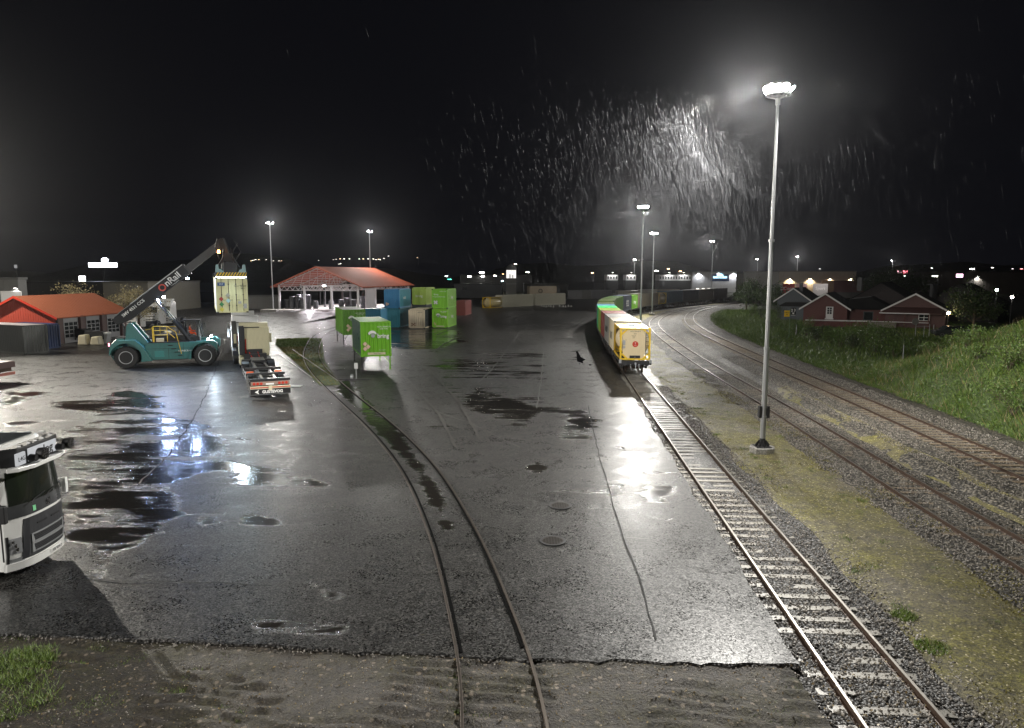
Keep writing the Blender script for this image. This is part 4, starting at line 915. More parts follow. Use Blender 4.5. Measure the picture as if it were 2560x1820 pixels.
for t_, dv, nn, pw in ((4.05, -.62, 2, 260), (7.15, -.64, 1, 220)):
    for k in range(nn):
        p = B0 + bd * t_ + up * dv + Vector((k * .45, -.47, k * .3)); m = MB(); m.box(p.x - .11, p.x + .11, p.y - .1, p.y + .05, p.z - .08, p.z + .08); f = m.build('work_lamp', M['dark'], rs)
        m = MB(); m.box(p.x - .1, p.x + .1, p.y - .118, p.y - .102, p.z - .07, p.z + .07); m.box(p.x - .1, p.x + .1, p.y - .1, p.y + .04, p.z - .092, p.z - .082); m.build('lens', emit((.62, .78, 1.), 170), f)
        spot(rs, (p.x, p.y - .3, p.z - .12), (.05, -.55, -.85), pw, 140, .6, (.40, .55, 1.), .08)
m = MB(); m.box(-1.28, -1.2, -1.75, -1.5, 1.9, 2.25); f = m.build('tail_lamp', M['red'], rs); m = MB(); m.box(-1.295, -1.282, -1.72, -1.53, 1.95, 2.2); m.box(-1.28, -1.2, -1.765, -1.752, 1.95, 2.2); m.build('lens', emit((1, .25, .35), 9), f)
m = MB(); m.box(-.9, .1, -.8, .8, 2.5, 2.62); m.cyl((-.4, .5, 2.5), (-.4, .5, 3.5), .09); m.cyl((-.4, .5, 3.5), (-.55, .5, 3.7), .09); m.build('exhaust', M['dark'], rs)
m = MB()
for q_ in (-.22, -.1, .05, .18):
    m.tube([B0 + bd * 1.0 - up * .55 + Vector((0, q_, 0)), Vector((.6, q_, 3.0)), Vector((1.4, q_, 2.4)), Vector((2.6, q_, 2.3))], .035)
m.tube([Vector((2.6, -1.0, 2.75)), Vector((3.6, -1.0, 2.85)), Vector((4.5, -.9, 2.3))], .04); m.build('hydraulic_hose', M['black'], rs)
m = MB(); m.box(1.35, 5.9, -1.525, -1.515, 1.58, 1.60); m.box(3.3, 3.32, -1.525, -1.515, .7, 1.58); m.box(4.5, 4.52, -1.525, -1.515, .7, 2.05); m.box(1.3, 4.8, -1.53, -1.36, .60, .64); m.build('panel_seam', M['black'], rs)
m = MB(); m.bar((5.85, -.75, 3.6), (6.2, -1.2, 3.6), .03); m.box(6.1, 6.16, -1.35, -1.1, 3.2, 3.65); m.bar((5.85, .75, 3.6), (6.2, 1.2, 3.6), .03); m.box(6.1, 6.16, 1.1, 1.35, 3.2, 3.65); m.build('mirror', M['black'], rs)
m = MB(); m.prism([(5.05, .7), (5.3, .62), (5.75, 1.9), (5.5, 2.1)], 'y', -1.56, -1.5); m.build('dark_brace', M['black'], rs)
# spreader hanging under the boom tip, turned to the container
cen = Vector((-25.5, 64.1, 0)); CR = R(23.5)
loc = Matrix.Rotation(-RSY, 3, 'Z') @ (cen - org); rel = CR - RSY; ztop = 7.78
def SPM(): 
    mm = MB(); mm.T = Matrix.Translation((loc.x, loc.y, ztop)) @ Matrix.Rotation(rel, 4, 'Z'); return mm
m = SPM(); m.box(-.55, .55, -1.6, 1.6, .75, 1.25); m.lathe([(1.2, .6), (1.45, .6)], (0, 0, 0), 'z', 20); m.box(-.45, .45, -.6, .6, 1.45, 2.1)
for s_ in (-1, 1): m.cyl((s_ * .5, -.9, 1.2), (s_ * .3, -.3, 2.6), .07); m.cyl((s_ * .9, -1.5, .9), (s_ * .35, -1.3, 1.9), .05)
m.bar((0, -.2, 1.9), (-.5, .0, 3.4), .5, .5); m.bar((.4, 0, 2.2), (.9, 0, 3.1), .1); m.tube([(-.7, -.5, 1.6), (-1.0, -.6, 2.6), (-.8, -.2, 3.4)], .05); m.tube([(.7, -.5, 1.6), (1.1, -.6, 2.3), (.6, -.2, 3.3)], .05); m.build('rotator_head', M['black'], rs)
m = SPM(); m.box(-.3, -.1, -6.0, 6.0, .28, .6); m.box(.1, .3, -6.0, 6.0, .28, .6); m.build('spreader_beam', M['teal'], rs)
for s_ in (-1, 1):
    m = SPM(); y0, y1 = sorted((s_ * 6.1, s_ * 5.75)); m.box(-1.22, 1.22, y0, y1, .03, .42); e = m.build('spreader_end', M['dark'], rs)
    if s_ < 0:
        m = SPM()
        for k in range(11):
            x = -1.2 + k * .22; m.add([(x, -6.115, .1), (x + .11, -6.115, .1), (x + .11 - .12 + .12, -6.115, .1), (x + .30, -6.115, .42) if x + .3 < 1.22 else (1.22, -6.115, .42), (x + .19 if x + .19 < 1.22 else 1.21, -6.115, .42)], [(0, 1, 3, 4)])
        m.build('hazard_stripes', M['yellow'], e)
        for sx in (-1, 1):
            m = SPM(); m.prism([(sx * .55, .42), (sx * 1.18, .42), (sx * 1.12, 1.05), (sx * .95, 1.05), (sx * .9, .7), (sx * .7, .65)], 'y', -6.0, -5.5); m.build('spreader_bracket', paint((.25, .38, .40), .3, 0, .2), rs)
        m = SPM(); m.box(-.55, .5, -6.05, -5.6, .42, 1.2); ee = m.build('spreader_control_box', M['black'], rs)
        m = SPM(); m.box(-1.2, 1.15, -6.13, -6.05, -.0, .05); m.build('light_bar', emit(COLD, 26), rs)
spot(rs, tuple((SPM().T @ Vector((0, -6.5, .2)))), (.1, -.8, -.6), 520, 165, .8, (.70, .88, 1.), .3)
spot(rs, tuple((SPM().T @ Vector((-2.2, -3.0, .9)))), (.7, .1, -1), 500, 150, .8, (.70, .88, 1.), .3)
m = SPM(); m.lathe([(2.1, .12), (2.35, .10), (2.4, .02)], (-.75, -1.2, 0), 'z', 12); m.build('beacon', emit((1, .35, .08), 25), rs)
# the lifted container
front = cen + Vector((math.sin(CR), -math.cos(CR), 0)) * 6.1
def m_lift(t, W, H, z0):
    y = -.012
    diamonds(t, [(-.85, 1.15)], .19, (.35, .05, .04), y); diamonds(t, [(-.83, .72)], .19, (.04, .22, .08), y); diamonds(t, [(-.83, .3)], .19, (.6, .55, .08), y); diamonds(t, [(-.33, 1.45)], .19, (.30, .30, .24), y); diamonds(t, [(-.32, 1.0)], .19, (.35, .55, .55), y)
    m = MB(); m.box(-1.08, -.52, y - .004, y + .01, 2.22, 2.5); f = m.build('blue_label', paint((.03, .09, .22), .5, 0, 0), t); text('SCF', .2, (-.8, y - .008, 2.36), FRONT, M['letter'], f)
    text('SZLU 985507', .17, (.65, y, 2.2), FRONT, M['letterb'], t, 'number_lettering'); text('45R1', .15, (.85, y, 2.0), FRONT, M['letterb'], t, 'number_lettering')
    m = MB(); m.box(.45, .68, y - .004, y + .01, .75, .95); m.box(.85, 1.1, y - .004, y + .01, .35, .75); m.build('data_plate', M['galv'], t)
container('cream refrigerated container with hazard diamonds hanging from the crane', (front.x, front.y, ztop - 2.9), CR, L=12.19, H=2.9, col=(.60, .58, .33), side=(.72, .74, .74), marks=m_lift, doors=2)
# ------------------------------------------------------------------ people
def person(label, loc, rz, J, rad, cloth, parts=None):
    """one skinned body: J joints, edges between them"""
    pass
def seated_driver():
    base = Matrix.Translation((org.x, org.y, 0)) @ Matrix.Rotation(RSY, 4, 'Z')
    o0 = base @ Vector((4.95, -.05, 2.72))
    t = thing('person', 'crane driver in a bright orange jacket sitting in the black cab', 'person', (o0.x, o0.y, o0.z), RSY)
    J = [((0, 0, .08), .15), ((0, 0, .30), .15), ((.0, 0, .50), .17), ((.01, 0, .60), .07), ((.03, 0, .70), .085), ((.04, 0, .80), .08),
         ((.02, .2, .52), .065), ((.14, .26, .28), .05), ((.38, .2, .28), .035), ((.46, .18, .30), .03), ((.02, -.2, .52), .065), ((.14, -.26, .28), .05), ((.38, -.2, .28), .035), ((.46, -.18, .30), .03),
         ((.1, .1, .08), .09), ((.45, .12, .10), .07), ((.5, .12, -.10), .05), ((.1, -.1, .08), .09), ((.45, -.12, .10), .07), ((.5, -.12, -.10), .05)]
    E_ = [(0, 1), (1, 2), (2, 3), (3, 4), (4, 5), (2, 6), (6, 7), (7, 8), (8, 9), (2, 10), (10, 11), (11, 12), (12, 13), (0, 14), (14, 15), (15, 16), (0, 17), (17, 18), (18, 19)]
    me = bpy.data.meshes.new('body'); me.from_pydata([j[0] for j in J], E_, []); o = bpy.data.objects.new('body', me); C.objects.link(o); o.parent = t
    o.modifiers.new('skin', 'SKIN'); me.materials.append(M['orange'])
    for i, j in enumerate(J): me.skin_vertices[0].data[i].radius = (j[1], j[1])
    me.skin_vertices[0].data[0].use_root = True
    sd = o.modifiers.new('sub', 'SUBSURF'); sd.levels = sd.render_levels = 1
    m = MB(); m.lathe([(.62, .05), (.66, .085), (.75, .095), (.82, .07), (.85, .02)], (.045, 0, 0), 'z', 14); m.build('head', M['skin'], t, smooth=True)
    m = MB(); m.lathe([(.74, .1), (.8, .098), (.87, .04)], (.02, 0, 0), 'z', 14); m.build('hair', M['dark'], t, smooth=True)
    m = MB(); m.box(-.13, .16, -.175, .175, .28, .33); m.build('reflective_band', M['white'], t)
seated_driver()
# ------------------------------------------------------------------ lorries
def front_y(x, z, W=1.25):
    y = .42 * (abs(x) / W) ** 3.2
    if z > 1.95: y += (z - 1.95) * .13
    if z > 3.15: y += (z - 3.15) * .45
    if z < .75: y += (.75 - z) * .12
    return y
def fpatch(m, x0, x1, z0, z1, off=.012, n=10, nz=4, mi=0, x0t=None, x1t=None):
    x0t = x0 if x0t is None else x0t; x1t = x1 if x1t is None else x1t; v = []; 
    for j in range(nz + 1):
        t = j / nz; z = z0 + (z1 - z0) * t; a = x0 + (x0t - x0) * t; b = x1 + (x1t - x1) * t
        for i in range(n + 1):
            x = a + (b - a) * i / n; v.append((x, front_y(x, z) - off, z))
    k = len(v); v += [(p[0], p[1] + off + .03, p[2]) for p in v]
    f = []
    for j in range(nz):
        for i in range(n): a = j * (n + 1) + i; f.append((a, a + 1, a + n + 2, a + n + 1))
    bd = [i for i in range(n + 1)] + [(j + 1) * (n + 1) - 1 for j in range(1, nz + 1)] + [nz * (n + 1) + i for i in range(n - 1, -1, -1)] + [j * (n + 1) for j in range(nz - 1, 0, -1)]
    for i in range(len(bd)): a, b = bd[i], bd[(i + 1) % len(bd)]; f.append((b, a, a + k, b + k))
    m.add(v, f, mi)
def cab_shell(parent, Lc=2.25, zt=3.78, mat=None, name='cab'):
    m = MB(); zs = [.32, .5, .75, 1.1, 1.5, 1.95, 2.3, 2.7, 3.15, 3.45, zt - .06, zt]; xs = [-1.25, -1.2, -1.05, -.8, -.4, 0, .4, .8, 1.05, 1.2, 1.25]; ring_ = []
    for z in zs:
        s_ = 1.0 if z < 3.1 else 1 - .05 * (z - 3.1) / .6; s_ = s_ if z < zt else s_ - .04
        r_ = [(x * s_, front_y(x, z), z) for x in xs] + [(1.25 * s_, Lc, z), (-1.25 * s_, Lc, z)]; ring_.append(r_)
    n = len(ring_[0]); v = [p for r_ in ring_ for p in r_]; f = []
    for j in range(len(zs) - 1):
        for i in range(n): f.append((j * n + i, j * n + (i + 1) % n, (j + 1) * n + (i + 1) % n, (j + 1) * n + i))
    f.append(tuple(range(n))[::-1]); f.append(tuple(range((len(zs) - 1) * n, len(zs) * n))); m.add(v, f)
    return m.build(name, mat or M['white'], parent, smooth=True)
def lorry_near():
    t = thing('truck', 'white long haul truck with round roof spotlights parked at the near left of the yard', 'truck', (-13.05, 18.75, 0), R(90 + 2.5))
    t.location = (-12.82, 18.85, 0); t.scale = (.97, .97, .94)
    cs = cab_shell(t)
    bk = M['black']
    m = MB(); fpatch(m, -1.12, 1.12, 2.12, 3.08, .014, 14, 5, 0, -1.06, 1.06); m.build('windscreen', paint((.012, .015, .012), .05, 0, .1, 'windscreen_glass'), t, smooth=True)
    m = MB(); fpatch(m, -1.245, 1.245, 1.78, 2.14, .02, 16, 3); m.build('dark_apron', paint((.05, .052, .055), .25, 0, .15), t, smooth=True)
    m = MB(); fpatch(m, -1.2, 1.2, 3.08, 3.2, .06, 14, 2); m.box(-1.1, 1.1, -.16, .1, 3.16, 3.2); 
    v = []; m2 = MB()
    m2.prism([(-1.2, .24), (-1.05, .02), (-.6, -.14), (.6, -.14), (1.05, .02), (1.2, .24), (1.1, .3), (-1.1, .3)], 'z', 3.10, 3.22); m2.build('sun_visor', M['white'], t, bevel=.02)
    m = MB(); m.prism([(-1.15, .45), (-.9, .12), (-.5, .04), (.5, .04), (.9, .12), (1.15, .45)], 'z', 3.22, 3.74); m.build('roof_front', bk, t, bevel=.03)
    m = MB(); m.box(-.62, .62, -.02, .02, 3.30, 3.66); s_ = m.build('light_box_sign', emit((.9, .92, .95), .55, 'sign_face'), t); text('e-log', .36, (.06, -.035, 3.48), FRONT, M['letterb'], s_, bold=.006)
    m = MB(); m.box(-1.1, -.74, .0, .06, 3.28, 3.62); s_ = m.build('light_box_sign', emit((.9, .92, .95), .5, 'sign_face'), t); text('L4G', .17, (-.92, -.015, 3.45), FRONT, M['letterb'], s_)
    for x in (-.36, .86):
        m = MB(); m.lathe([(-.30, .165), (-.28, .175), (-.12, .16), (-.08, .06)], (x, 0, 3.46), 'y', 20); f = m.build('roof_spotlight', bk, t, smooth=True); m = MB(); m.lathe([(-.315, .15), (-.302, .155)], (x, 0, 3.46), 'y', 20); m.build('lens', M['chrome'], f)
        m = MB()
        for q in (-.08, 0, .08): m.box(x + q - .006, x + q + .006, -.33, -.318, 3.33, 3.59); m.box(x - .13, x + .13, -.33, -.318, 3.46 + q - .006, 3.46 + q + .006)
        m.build('guard', bk, f)
    for x in (-.62, .62):
        m = MB(); m.lathe([(-.22, .09), (-.05, .11), (.02, .05)], (x, 0, 3.4), 'y', 16); m.build('air_horn', bk, t, smooth=True)
    for x in (-.7, -.3, .0, .3, .7):
        m = MB(); m.box(x - .05, x + .05, .1, .2, 3.735, 3.785); m.build('marker_lamp', M['chrome'], t)
    m = MB(); m.box(-.8, .8, .75, 1.75, 3.785, 3.81); m.build('roof_hatch', M['glass'], t)
    for x in (-.95, .95):
        for y in (.5, .9, 1.3, 1.7): m = MB(); m.box(x - .05, x + .05, y, y + .14, 3.785, 3.82); m.build('roof_clip', M['galv'], t)
    m = MB(); fpatch(m, -.96, .96, .56, 1.70, .02, 12, 5, 0, -.86, .86); g_ = m.build('grille_panel', paint((.035, .036, .04), .35, 0, .15), t)
    for z0_, z1_ in ((.98, 1.18), (.70, .90)):
        m = MB()
        for q in np.linspace(z0_ + .03, z1_ - .02, 4): fpatch(m, -.62, .62, q, q + .018, .035, 8, 1)
        m.build('grille_slats', bk, g_)
        m = MB()
        fpatch(m, -.7, .7, z1_, z1_ + .035, .045, 8, 1); fpatch(m, -.62, .62, z0_ - .03, z0_, .045, 8, 1); fpatch(m, -.72, -.62, z0_ - .03, z1_ + .03, .045, 2, 1, 0, -.72, -.68); fpatch(m, .62, .72, z0_ - .03, z1_ + .03, .045, 2, 1, 0, .68, .72); m.build('grille_frame', M['galv'], g_)
    m = MB(); fpatch(m, -.5, -.1, 1.44, 1.48, .035, 4, 1); fpatch(m, .1, .5, 1.44, 1.48, .035, 4, 1); m.build('vent_slot', bk, g_)
    for s_ in (-1, 1):
        m = MB(); a, b = sorted((s_ * .95, s_ * 1.22)); a2, b2 = sorted((s_ * .92, s_ * 1.16)); fpatch(m, a, b, .78, 1.22, .016, 5, 3); h = m.build('headlight', paint((.55, .56, .58), .1, .5, 0), t)
        m = MB()
        for z, x in ((1.12, 1.12), (1.0, 1.08), (.88, 1.05)): m.lathe([(-.015, .055), (.0, .06), (.01, .06)], (s_ * x, front_y(x, z) - .02, z), 'y', 14)
        m.build('headlight_bulb', M['chrome'], h)
        m = MB(); fpatch(m, min(s_ * .9, s_ * 1.23), max(s_ * .9, s_ * 1.23), .5, .64, .014, 5, 2); m.build('fog_light', M['galv'], t)
        m = MB(); fpatch(m, min(s_ * 1.235, s_ * 1.2), max(s_ * 1.235, s_ * 1.2), .45, 1.3, .025, 1, 3); m.build('corner_seam', bk, t)
        m = MB(); x = s_ * 1.262; m.box(min(x, s_ * 1.2), max(x, s_ * 1.2), .62, 1.5, 2.02, 2.85); m.build('side_window', M['glass'], t)
        m = MB(); x = s_ * 1.258; m.box(min(x, s_ * 1.2), max(x, s_ * 1.2), .46, .50, .6, 3.0); m.box(min(x, s_ * 1.2), max(x, s_ * 1.2), 1.62, 1.65, .6, 3.0); m.build('door_seam', bk, t)
        m = MB(); xm = s_ * 1.38; m.box(xm - .07, xm + .07, .22, .36, 1.75, 2.25); m.bar((xm, .3, 2.2), (s_ * 1.22, .5, 2.25), .05); m.bar((xm, .3, 1.8), (s_ * 1.22, .5, 1.8), .05); m.build('mirror', bk if s_ < 0 else M['white'], t, bevel=.03)
        wheel(t, s_ * 1.08, 1.35, .5, .5, .32, s_)
        m = MB(); y0 = [(1.35 + .62 * math.cos(a), .5 + .62 * math.sin(a)) for a in np.linspace(0, math.pi, 12)]; m.prism(y0, 'x', s_ * 1.255 - .005, s_ * 1.255 + .005); m.build('wheel_arch', bk, t)
    m = MB(); fpatch(m, -1.25, 1.25, .30, .52, .05, 16, 2); m.build('bumper', M['white'], t, smooth=True)
    m = MB(); fpatch(m, -.05, .5, .38, .50, .06, 4, 1); p_ = m.build('number_plate', M['letter'], t); text('EB 92417', .11, (.22, -.065, .44), FRONT, M['letterb'], p_)
    for x, a in ((-.75, .35), (-.1, .35), (.5, .35)):
        m = MB(); m.tube([(x, -.06, 2.15), (x + .15, -.04, 2.2), (x + .72, front_y(min(x + .72, 1.2), 2.26) - .03, 2.26)], .014); m.build('wiper', bk, t)
    m = MB(); m.lathe([(-.035, .085), (-.02, .085)], (0, 0, 1.93), 'y', 20); b_ = m.build('round_badge', M['chrome'], t); m = MB(); m.lathe([(-.04, .055), (-.036, .055)], (0, 0, 1.93), 'y', 16); m.bar((.05, -.035, 1.98), (.11, -.035, 2.04), .018); m.bar((-.09, -.043, 2.01), (.09, -.043, 1.85), .014); m.build('badge_centre', bk, b_)
    m = MB(); fpatch(m, -.60, -.5, 1.85, 2.0, .03, 2, 1); m.build('green_sticker', paint((.2, .6, .3), .5, 0, 0), t)
    m = MB(); m.box(-.5, .5, 1.2, 7, .55, .9); m.box(-1.2, 1.2, 2.5, 3.3, .5, 1.0); m.build('chassis', M['dark'], t); 
    for s_ in (-1, 1): wheel(t, s_ * 1.0, 5.0, .5, .5, .55, s_); wheel(t, s_ * 1.0, 6.3, .5, .5, .55, s_)
    m = MB(); m.box(-1.27, 1.27, 2.9, 13.5, 1.15, 3.9); m.build('box_body', M['white'], t, bevel=.04)
    return t
lorry_near()

def tractor_parts(t, y0, col, lift=0., tl=6.0):
    """cab facing +Y, its back wall at y0; chassis behind"""
    mc = paint(col, .3, 0, .25, 'cab_paint'); m = MB()
    m.prism([(y0, 1.15), (y0 + 2.0, 1.1), (y0 + 2.25, 1.5), (y0 + 2.25, 2.1), (y0 + 2.0, 3.0), (y0 + 1.7, 3.55), (y0, 3.6)], 'x', -1.22, 1.22); cb = m.build('cab', mc, t, bevel=.06)
    m = MB(); m.prism([(y0 + .1, 3.55), (y0 + .1, 3.95 + lift), (y0 + .6, 4.0 + lift), (y0 + 1.9, 3.4)], 'x', -1.15, 1.15); m.build('roof_fairing', mc, t, bevel=.05)
    m = MB()
    for z in np.linspace(1.5, 3.4, 7): m.box(-.75, .75, y0 - .02, y0, z, z + .02)
    m.box(.25, 1.18, y0 - .035, y0 - .001, 1.35, 3.52); m.build('back_panel', mc, cb)
    m = MB(); m.box(-1.22, -.82, y0 - .5, y0 - .03, 1.3, 3.75); m.box(-.8, -.76, y0 - .08, y0 - .02, 1.2, 3.6); m.box(-.9, .45, y0 - .12, y0 - .05, 3.55, 3.62); m.build('air_stack', M['dark'], t)
    for s_ in (-1, 1):
        m = MB(); m.box(min(s_ * 1.23, s_ * 1.2), max(s_ * 1.23, s_ * 1.2), y0 + .9, y0 + 1.75, 2.1, 2.9); m.build('side_window', M['glass'], t)
        m = MB(); m.box(s_ * 1.45 - .1, s_ * 1.45 + .1, y0 + 1.9, y0 + 2.0, 2.1, 2.9); m.bar((s_ * 1.2, y0 + 1.9, 2.8), (s_ * 1.45, y0 + 1.95, 2.8), .05); m.build('mirror', mc, t)
        m = MB(); m.box(min(s_ * 1.24, s_ * .9), max(s_ * 1.24, s_ * .9), y0 - .6, y0 + 1.2, .5, 1.1); m.build('fuel_tank', M['galv'] if s_ > 0 else mc, t)
        wheel(t, s_ * 1.05, y0 + 1.45, .5, .5, .33, s_)
        wheel(t, s_ * .98, y0 - tl + 2.1, .5, .5, .5, s_)
        m = MB(); yy = y0 - tl + 2.1; m.prism([(yy + .62 * math.cos(a), .55 + .6 * math.sin(a)) for a in np.linspace(0, math.pi, 9)] + [(yy + .66 * math.cos(a), .55 + .64 * math.sin(a)) for a in np.linspace(math.pi, 0, 9)], 'x', min(s_ * .7, s_ * 1.25), max(s_ * .7, s_ * 1.25)); m.build('mudguard', M['dark'], t)
    m = MB(); m.box(-.45, -.33, y0 - tl + .6, y0 + .5, .8, 1.02); m.box(.33, .45, y0 - tl + .6, y0 + .5, .8, 1.02); m.box(-.9, .9, y0 - .8, y0 - .1, .7, 1.4)
    m.box(-.6, .6, y0 - .45, y0 - .1, 1.3, 1.75); m.lathe([(1.02, .45), (1.12, .45)], (0, y0 - tl + 2.4, 0), 'z', 18); m.build('tractor_chassis', M['dark'], t)
    m = MB(); m.tube([(-.5, y0 - .3, 1.6), (-.3, y0 - 1.0, 1.15), (-.1, y0 - 1.8, 1.2)], .03); m.tube([(.2, y0 - .3, 1.6), (.3, y0 - 1.2, 1.1), (.1, y0 - 2, 1.2)], .03); m.tube([(-.7, y0 - .1, 2.6), (-.72, y0 - .25, 1.3)], .05); m.build('air_hose', M['red'], t)
    return cb
HQ = R(23.3)
def semi():
    t = thing('container_truck', 'white cabbed truck, tinted cream for warm light, with an empty skeletal container trailer, seen from behind', 'truck', (-15.75, 45.55, 0), HQ, 'trucks queuing under the crane')
    m = MB(); m.box(-1.25, 1.25, 0, .08, .28, .62); bp = m.build('bumper_board', M['black'], t); text('GUSTEVOG', .26, (.12, -.01, .44), FRONT, M['letter'], bp, bold=.01, sx=.95)
    m = MB(); m.prism([(-.98, .45), (-.72, .6), (-.78, .45), (-.72, .3)], 'y', -.012, 0); m.build('arrow_mark', M['letter'], bp)
    m = MB(); m.bar((-1.26, -.005, .27), (1.26, -.005, .27), .02); m.bar((-1.26, -.005, .27), (-1.26, -.005, .9), .02); m.bar((1.26, -.005, .27), (1.26, -.005, .9), .02); m.build('trim', M['galv'], bp)
    m = MB(); m.box(-1.25, 1.25, -.02, .06, .65, .82); rb = m.build('underrun_bar', M['cream'], t)
    m = MB(); m.box(-1.22, -.12, -.03, -.02, .70, .76); m.box(.1, 1.22, -.03, -.02, .70, .76); m.build('red_stripe', M['red'], rb); m = MB(); m.box(-.12, .1, -.05, -.02, .55, .85); m.build('plate', M['cream'], rb)
    m = MB(); m.box(-1.2, 1.2, 0, .06, .88, 1.12); lp = m.build('lamp_panel', paint((.30, .22, .18), .4, 0, .2), t)
    for x in (-1.0, -.78, -.56, .56, .78, 1.0):
        m = MB(); m.lathe([(-.03, .085), (.0, .09)], (x, 0, .99), 'y', 16); m.build('tail_lamp', M['red'], lp)
    m = MB(); m.box(-.28, .22, -.015, .0, .90, 1.0); m.build('number_plate', M['letter'], lp)
    m = MB(); m.box(-1.25, 1.25, -.02, .28, 1.14, 1.3); 
    for s_ in (-1, 1): m.box(s_ * .42 - .07, s_ * .42 + .07, .1, 10.8, 1.1, 1.16); m.box(s_ * .42 - .02, s_ * .42 + .02, .1, 10.8, .86, 1.1); m.box(s_ * .42 - .07, s_ * .42 + .07, .1, 10.8, .80, .86)
    for y in (3.2, 6.2, 11.8): m.box(-1.22, 1.22, y, y + .22, 1.12, 1.28)
    for y in np.arange(1, 12, 1.1): m.box(-.4, .4, y, y + .08, .95, 1.05)
    m.box(-.5, .5, 10.8, 13.2, 1.15, 1.3); m.build('trailer_frame', M['dark'], t)
    m = MB()
    for s_ in (-1, 1): m.box(s_ * .42 - .075, s_ * .42 + .075, .3, 4.5, 1.162, 1.17)
    m.build('frame_top', paint((.45, .43, .38), .35, .2, .4), t)
    for y in (1.5, 2.85, 4.2):
        for s_ in (-1, 1): wheel(t, s_ * 1.05, y, .5, .5, .38, s_)
        m = MB(); m.cyl((-1, y, .5), (1, y, .5), .07); m.build('axle', M['dark'], t)
    for s_ in (-1, 1):
        for y in (.85, 4.95): m = MB(); m.box(min(s_ * .82, s_ * 1.26), max(s_ * .82, s_ * 1.26), y - .05, y, .55, 1.05); m.build('mud_flap', M['black'], t)
        m = MB(); m.box(min(s_ * .72, s_ * 1.2), max(s_ * .72, s_ * 1.2), 5.3, 5.34, .9, 1.14); m.build('orange_board', paint((.7, .13, .04), .5, 0, .1), t)
        m = MB(); m.box(s_ * 1.0 - .22, s_ * 1.0 + .22, 5.7, 6.9, .45, .95); m.build('stowage_box', M['galv'] if s_ < 0 else M['dark'], t)
        m = MB(); m.box(s_ * 1.24 - .02, s_ * 1.24 + .02, 7.0, 9.6, .5, .56); m.box(s_ * 1.24 - .02, s_ * 1.24 + .02, 7.0, 9.6, .8, .86); m.build('side_guard', M['galv'], t)
    tractor_parts(t, 15.6, (.66, .62, .42), 0)  # white cab; the warm lamp light is put into its cream colour
    return t
sm = semi()
t2 = thing('truck_tractor', 'white tractor unit waiting just ahead of the cream tinted cab', 'truck', tuple(Matrix.Rotation(HQ, 4, 'Z') @ Vector((-.35, 18.6, 0)) + Vector((-15.75, 45.55, 0))), HQ, 'trucks queuing under the crane'); tractor_parts(t2, 3.9, (.75, .76, .78), .25, 4.4)
t3 = thing('truck_tractor', 'farthest white tractor unit in the queue, below the hanging container', 'truck', tuple(Matrix.Rotation(HQ, 4, 'Z') @ Vector((-.1, 28.2, 0)) + Vector((-15.75, 45.55, 0))), HQ, 'trucks queuing under the crane'); tractor_parts(t3, 3.9, (.75, .76, .78), .2, 4.4)
# flatbed end poking in from the left
q = G(0, 945, 0); t = thing('flatbed_trailer', 'tail end of a flatbed trailer cut by the left picture edge', 'trailer', (-38.0, 52.2, 0), R(84)); m = MB(); m.box(-1.25, 1.25, 0, 9, 1.05, 1.45); m.box(-1.15, 1.15, 0, 9, 1.45, 1.52); m.build('bed', paint((.10, .06, .05), .5, 0, .5), t)
m = MB(); m.box(-1.1, 1.1, .2, 8.8, .75, 1.05); m.build('frame', M['rust'], t)
m = MB(); m.box(-1.15, 1.15, -.04, 0, .5, .72); m.build('lamp_board', paint((.3, .1, .07), .5, 0, .3), t); 
for s_ in (-1, 1): wheel(t, s_ * 1.0, 2.2, .48, .48, .4, s_); wheel(t, s_ * 1.0, 3.5, .48, .48, .4, s_)

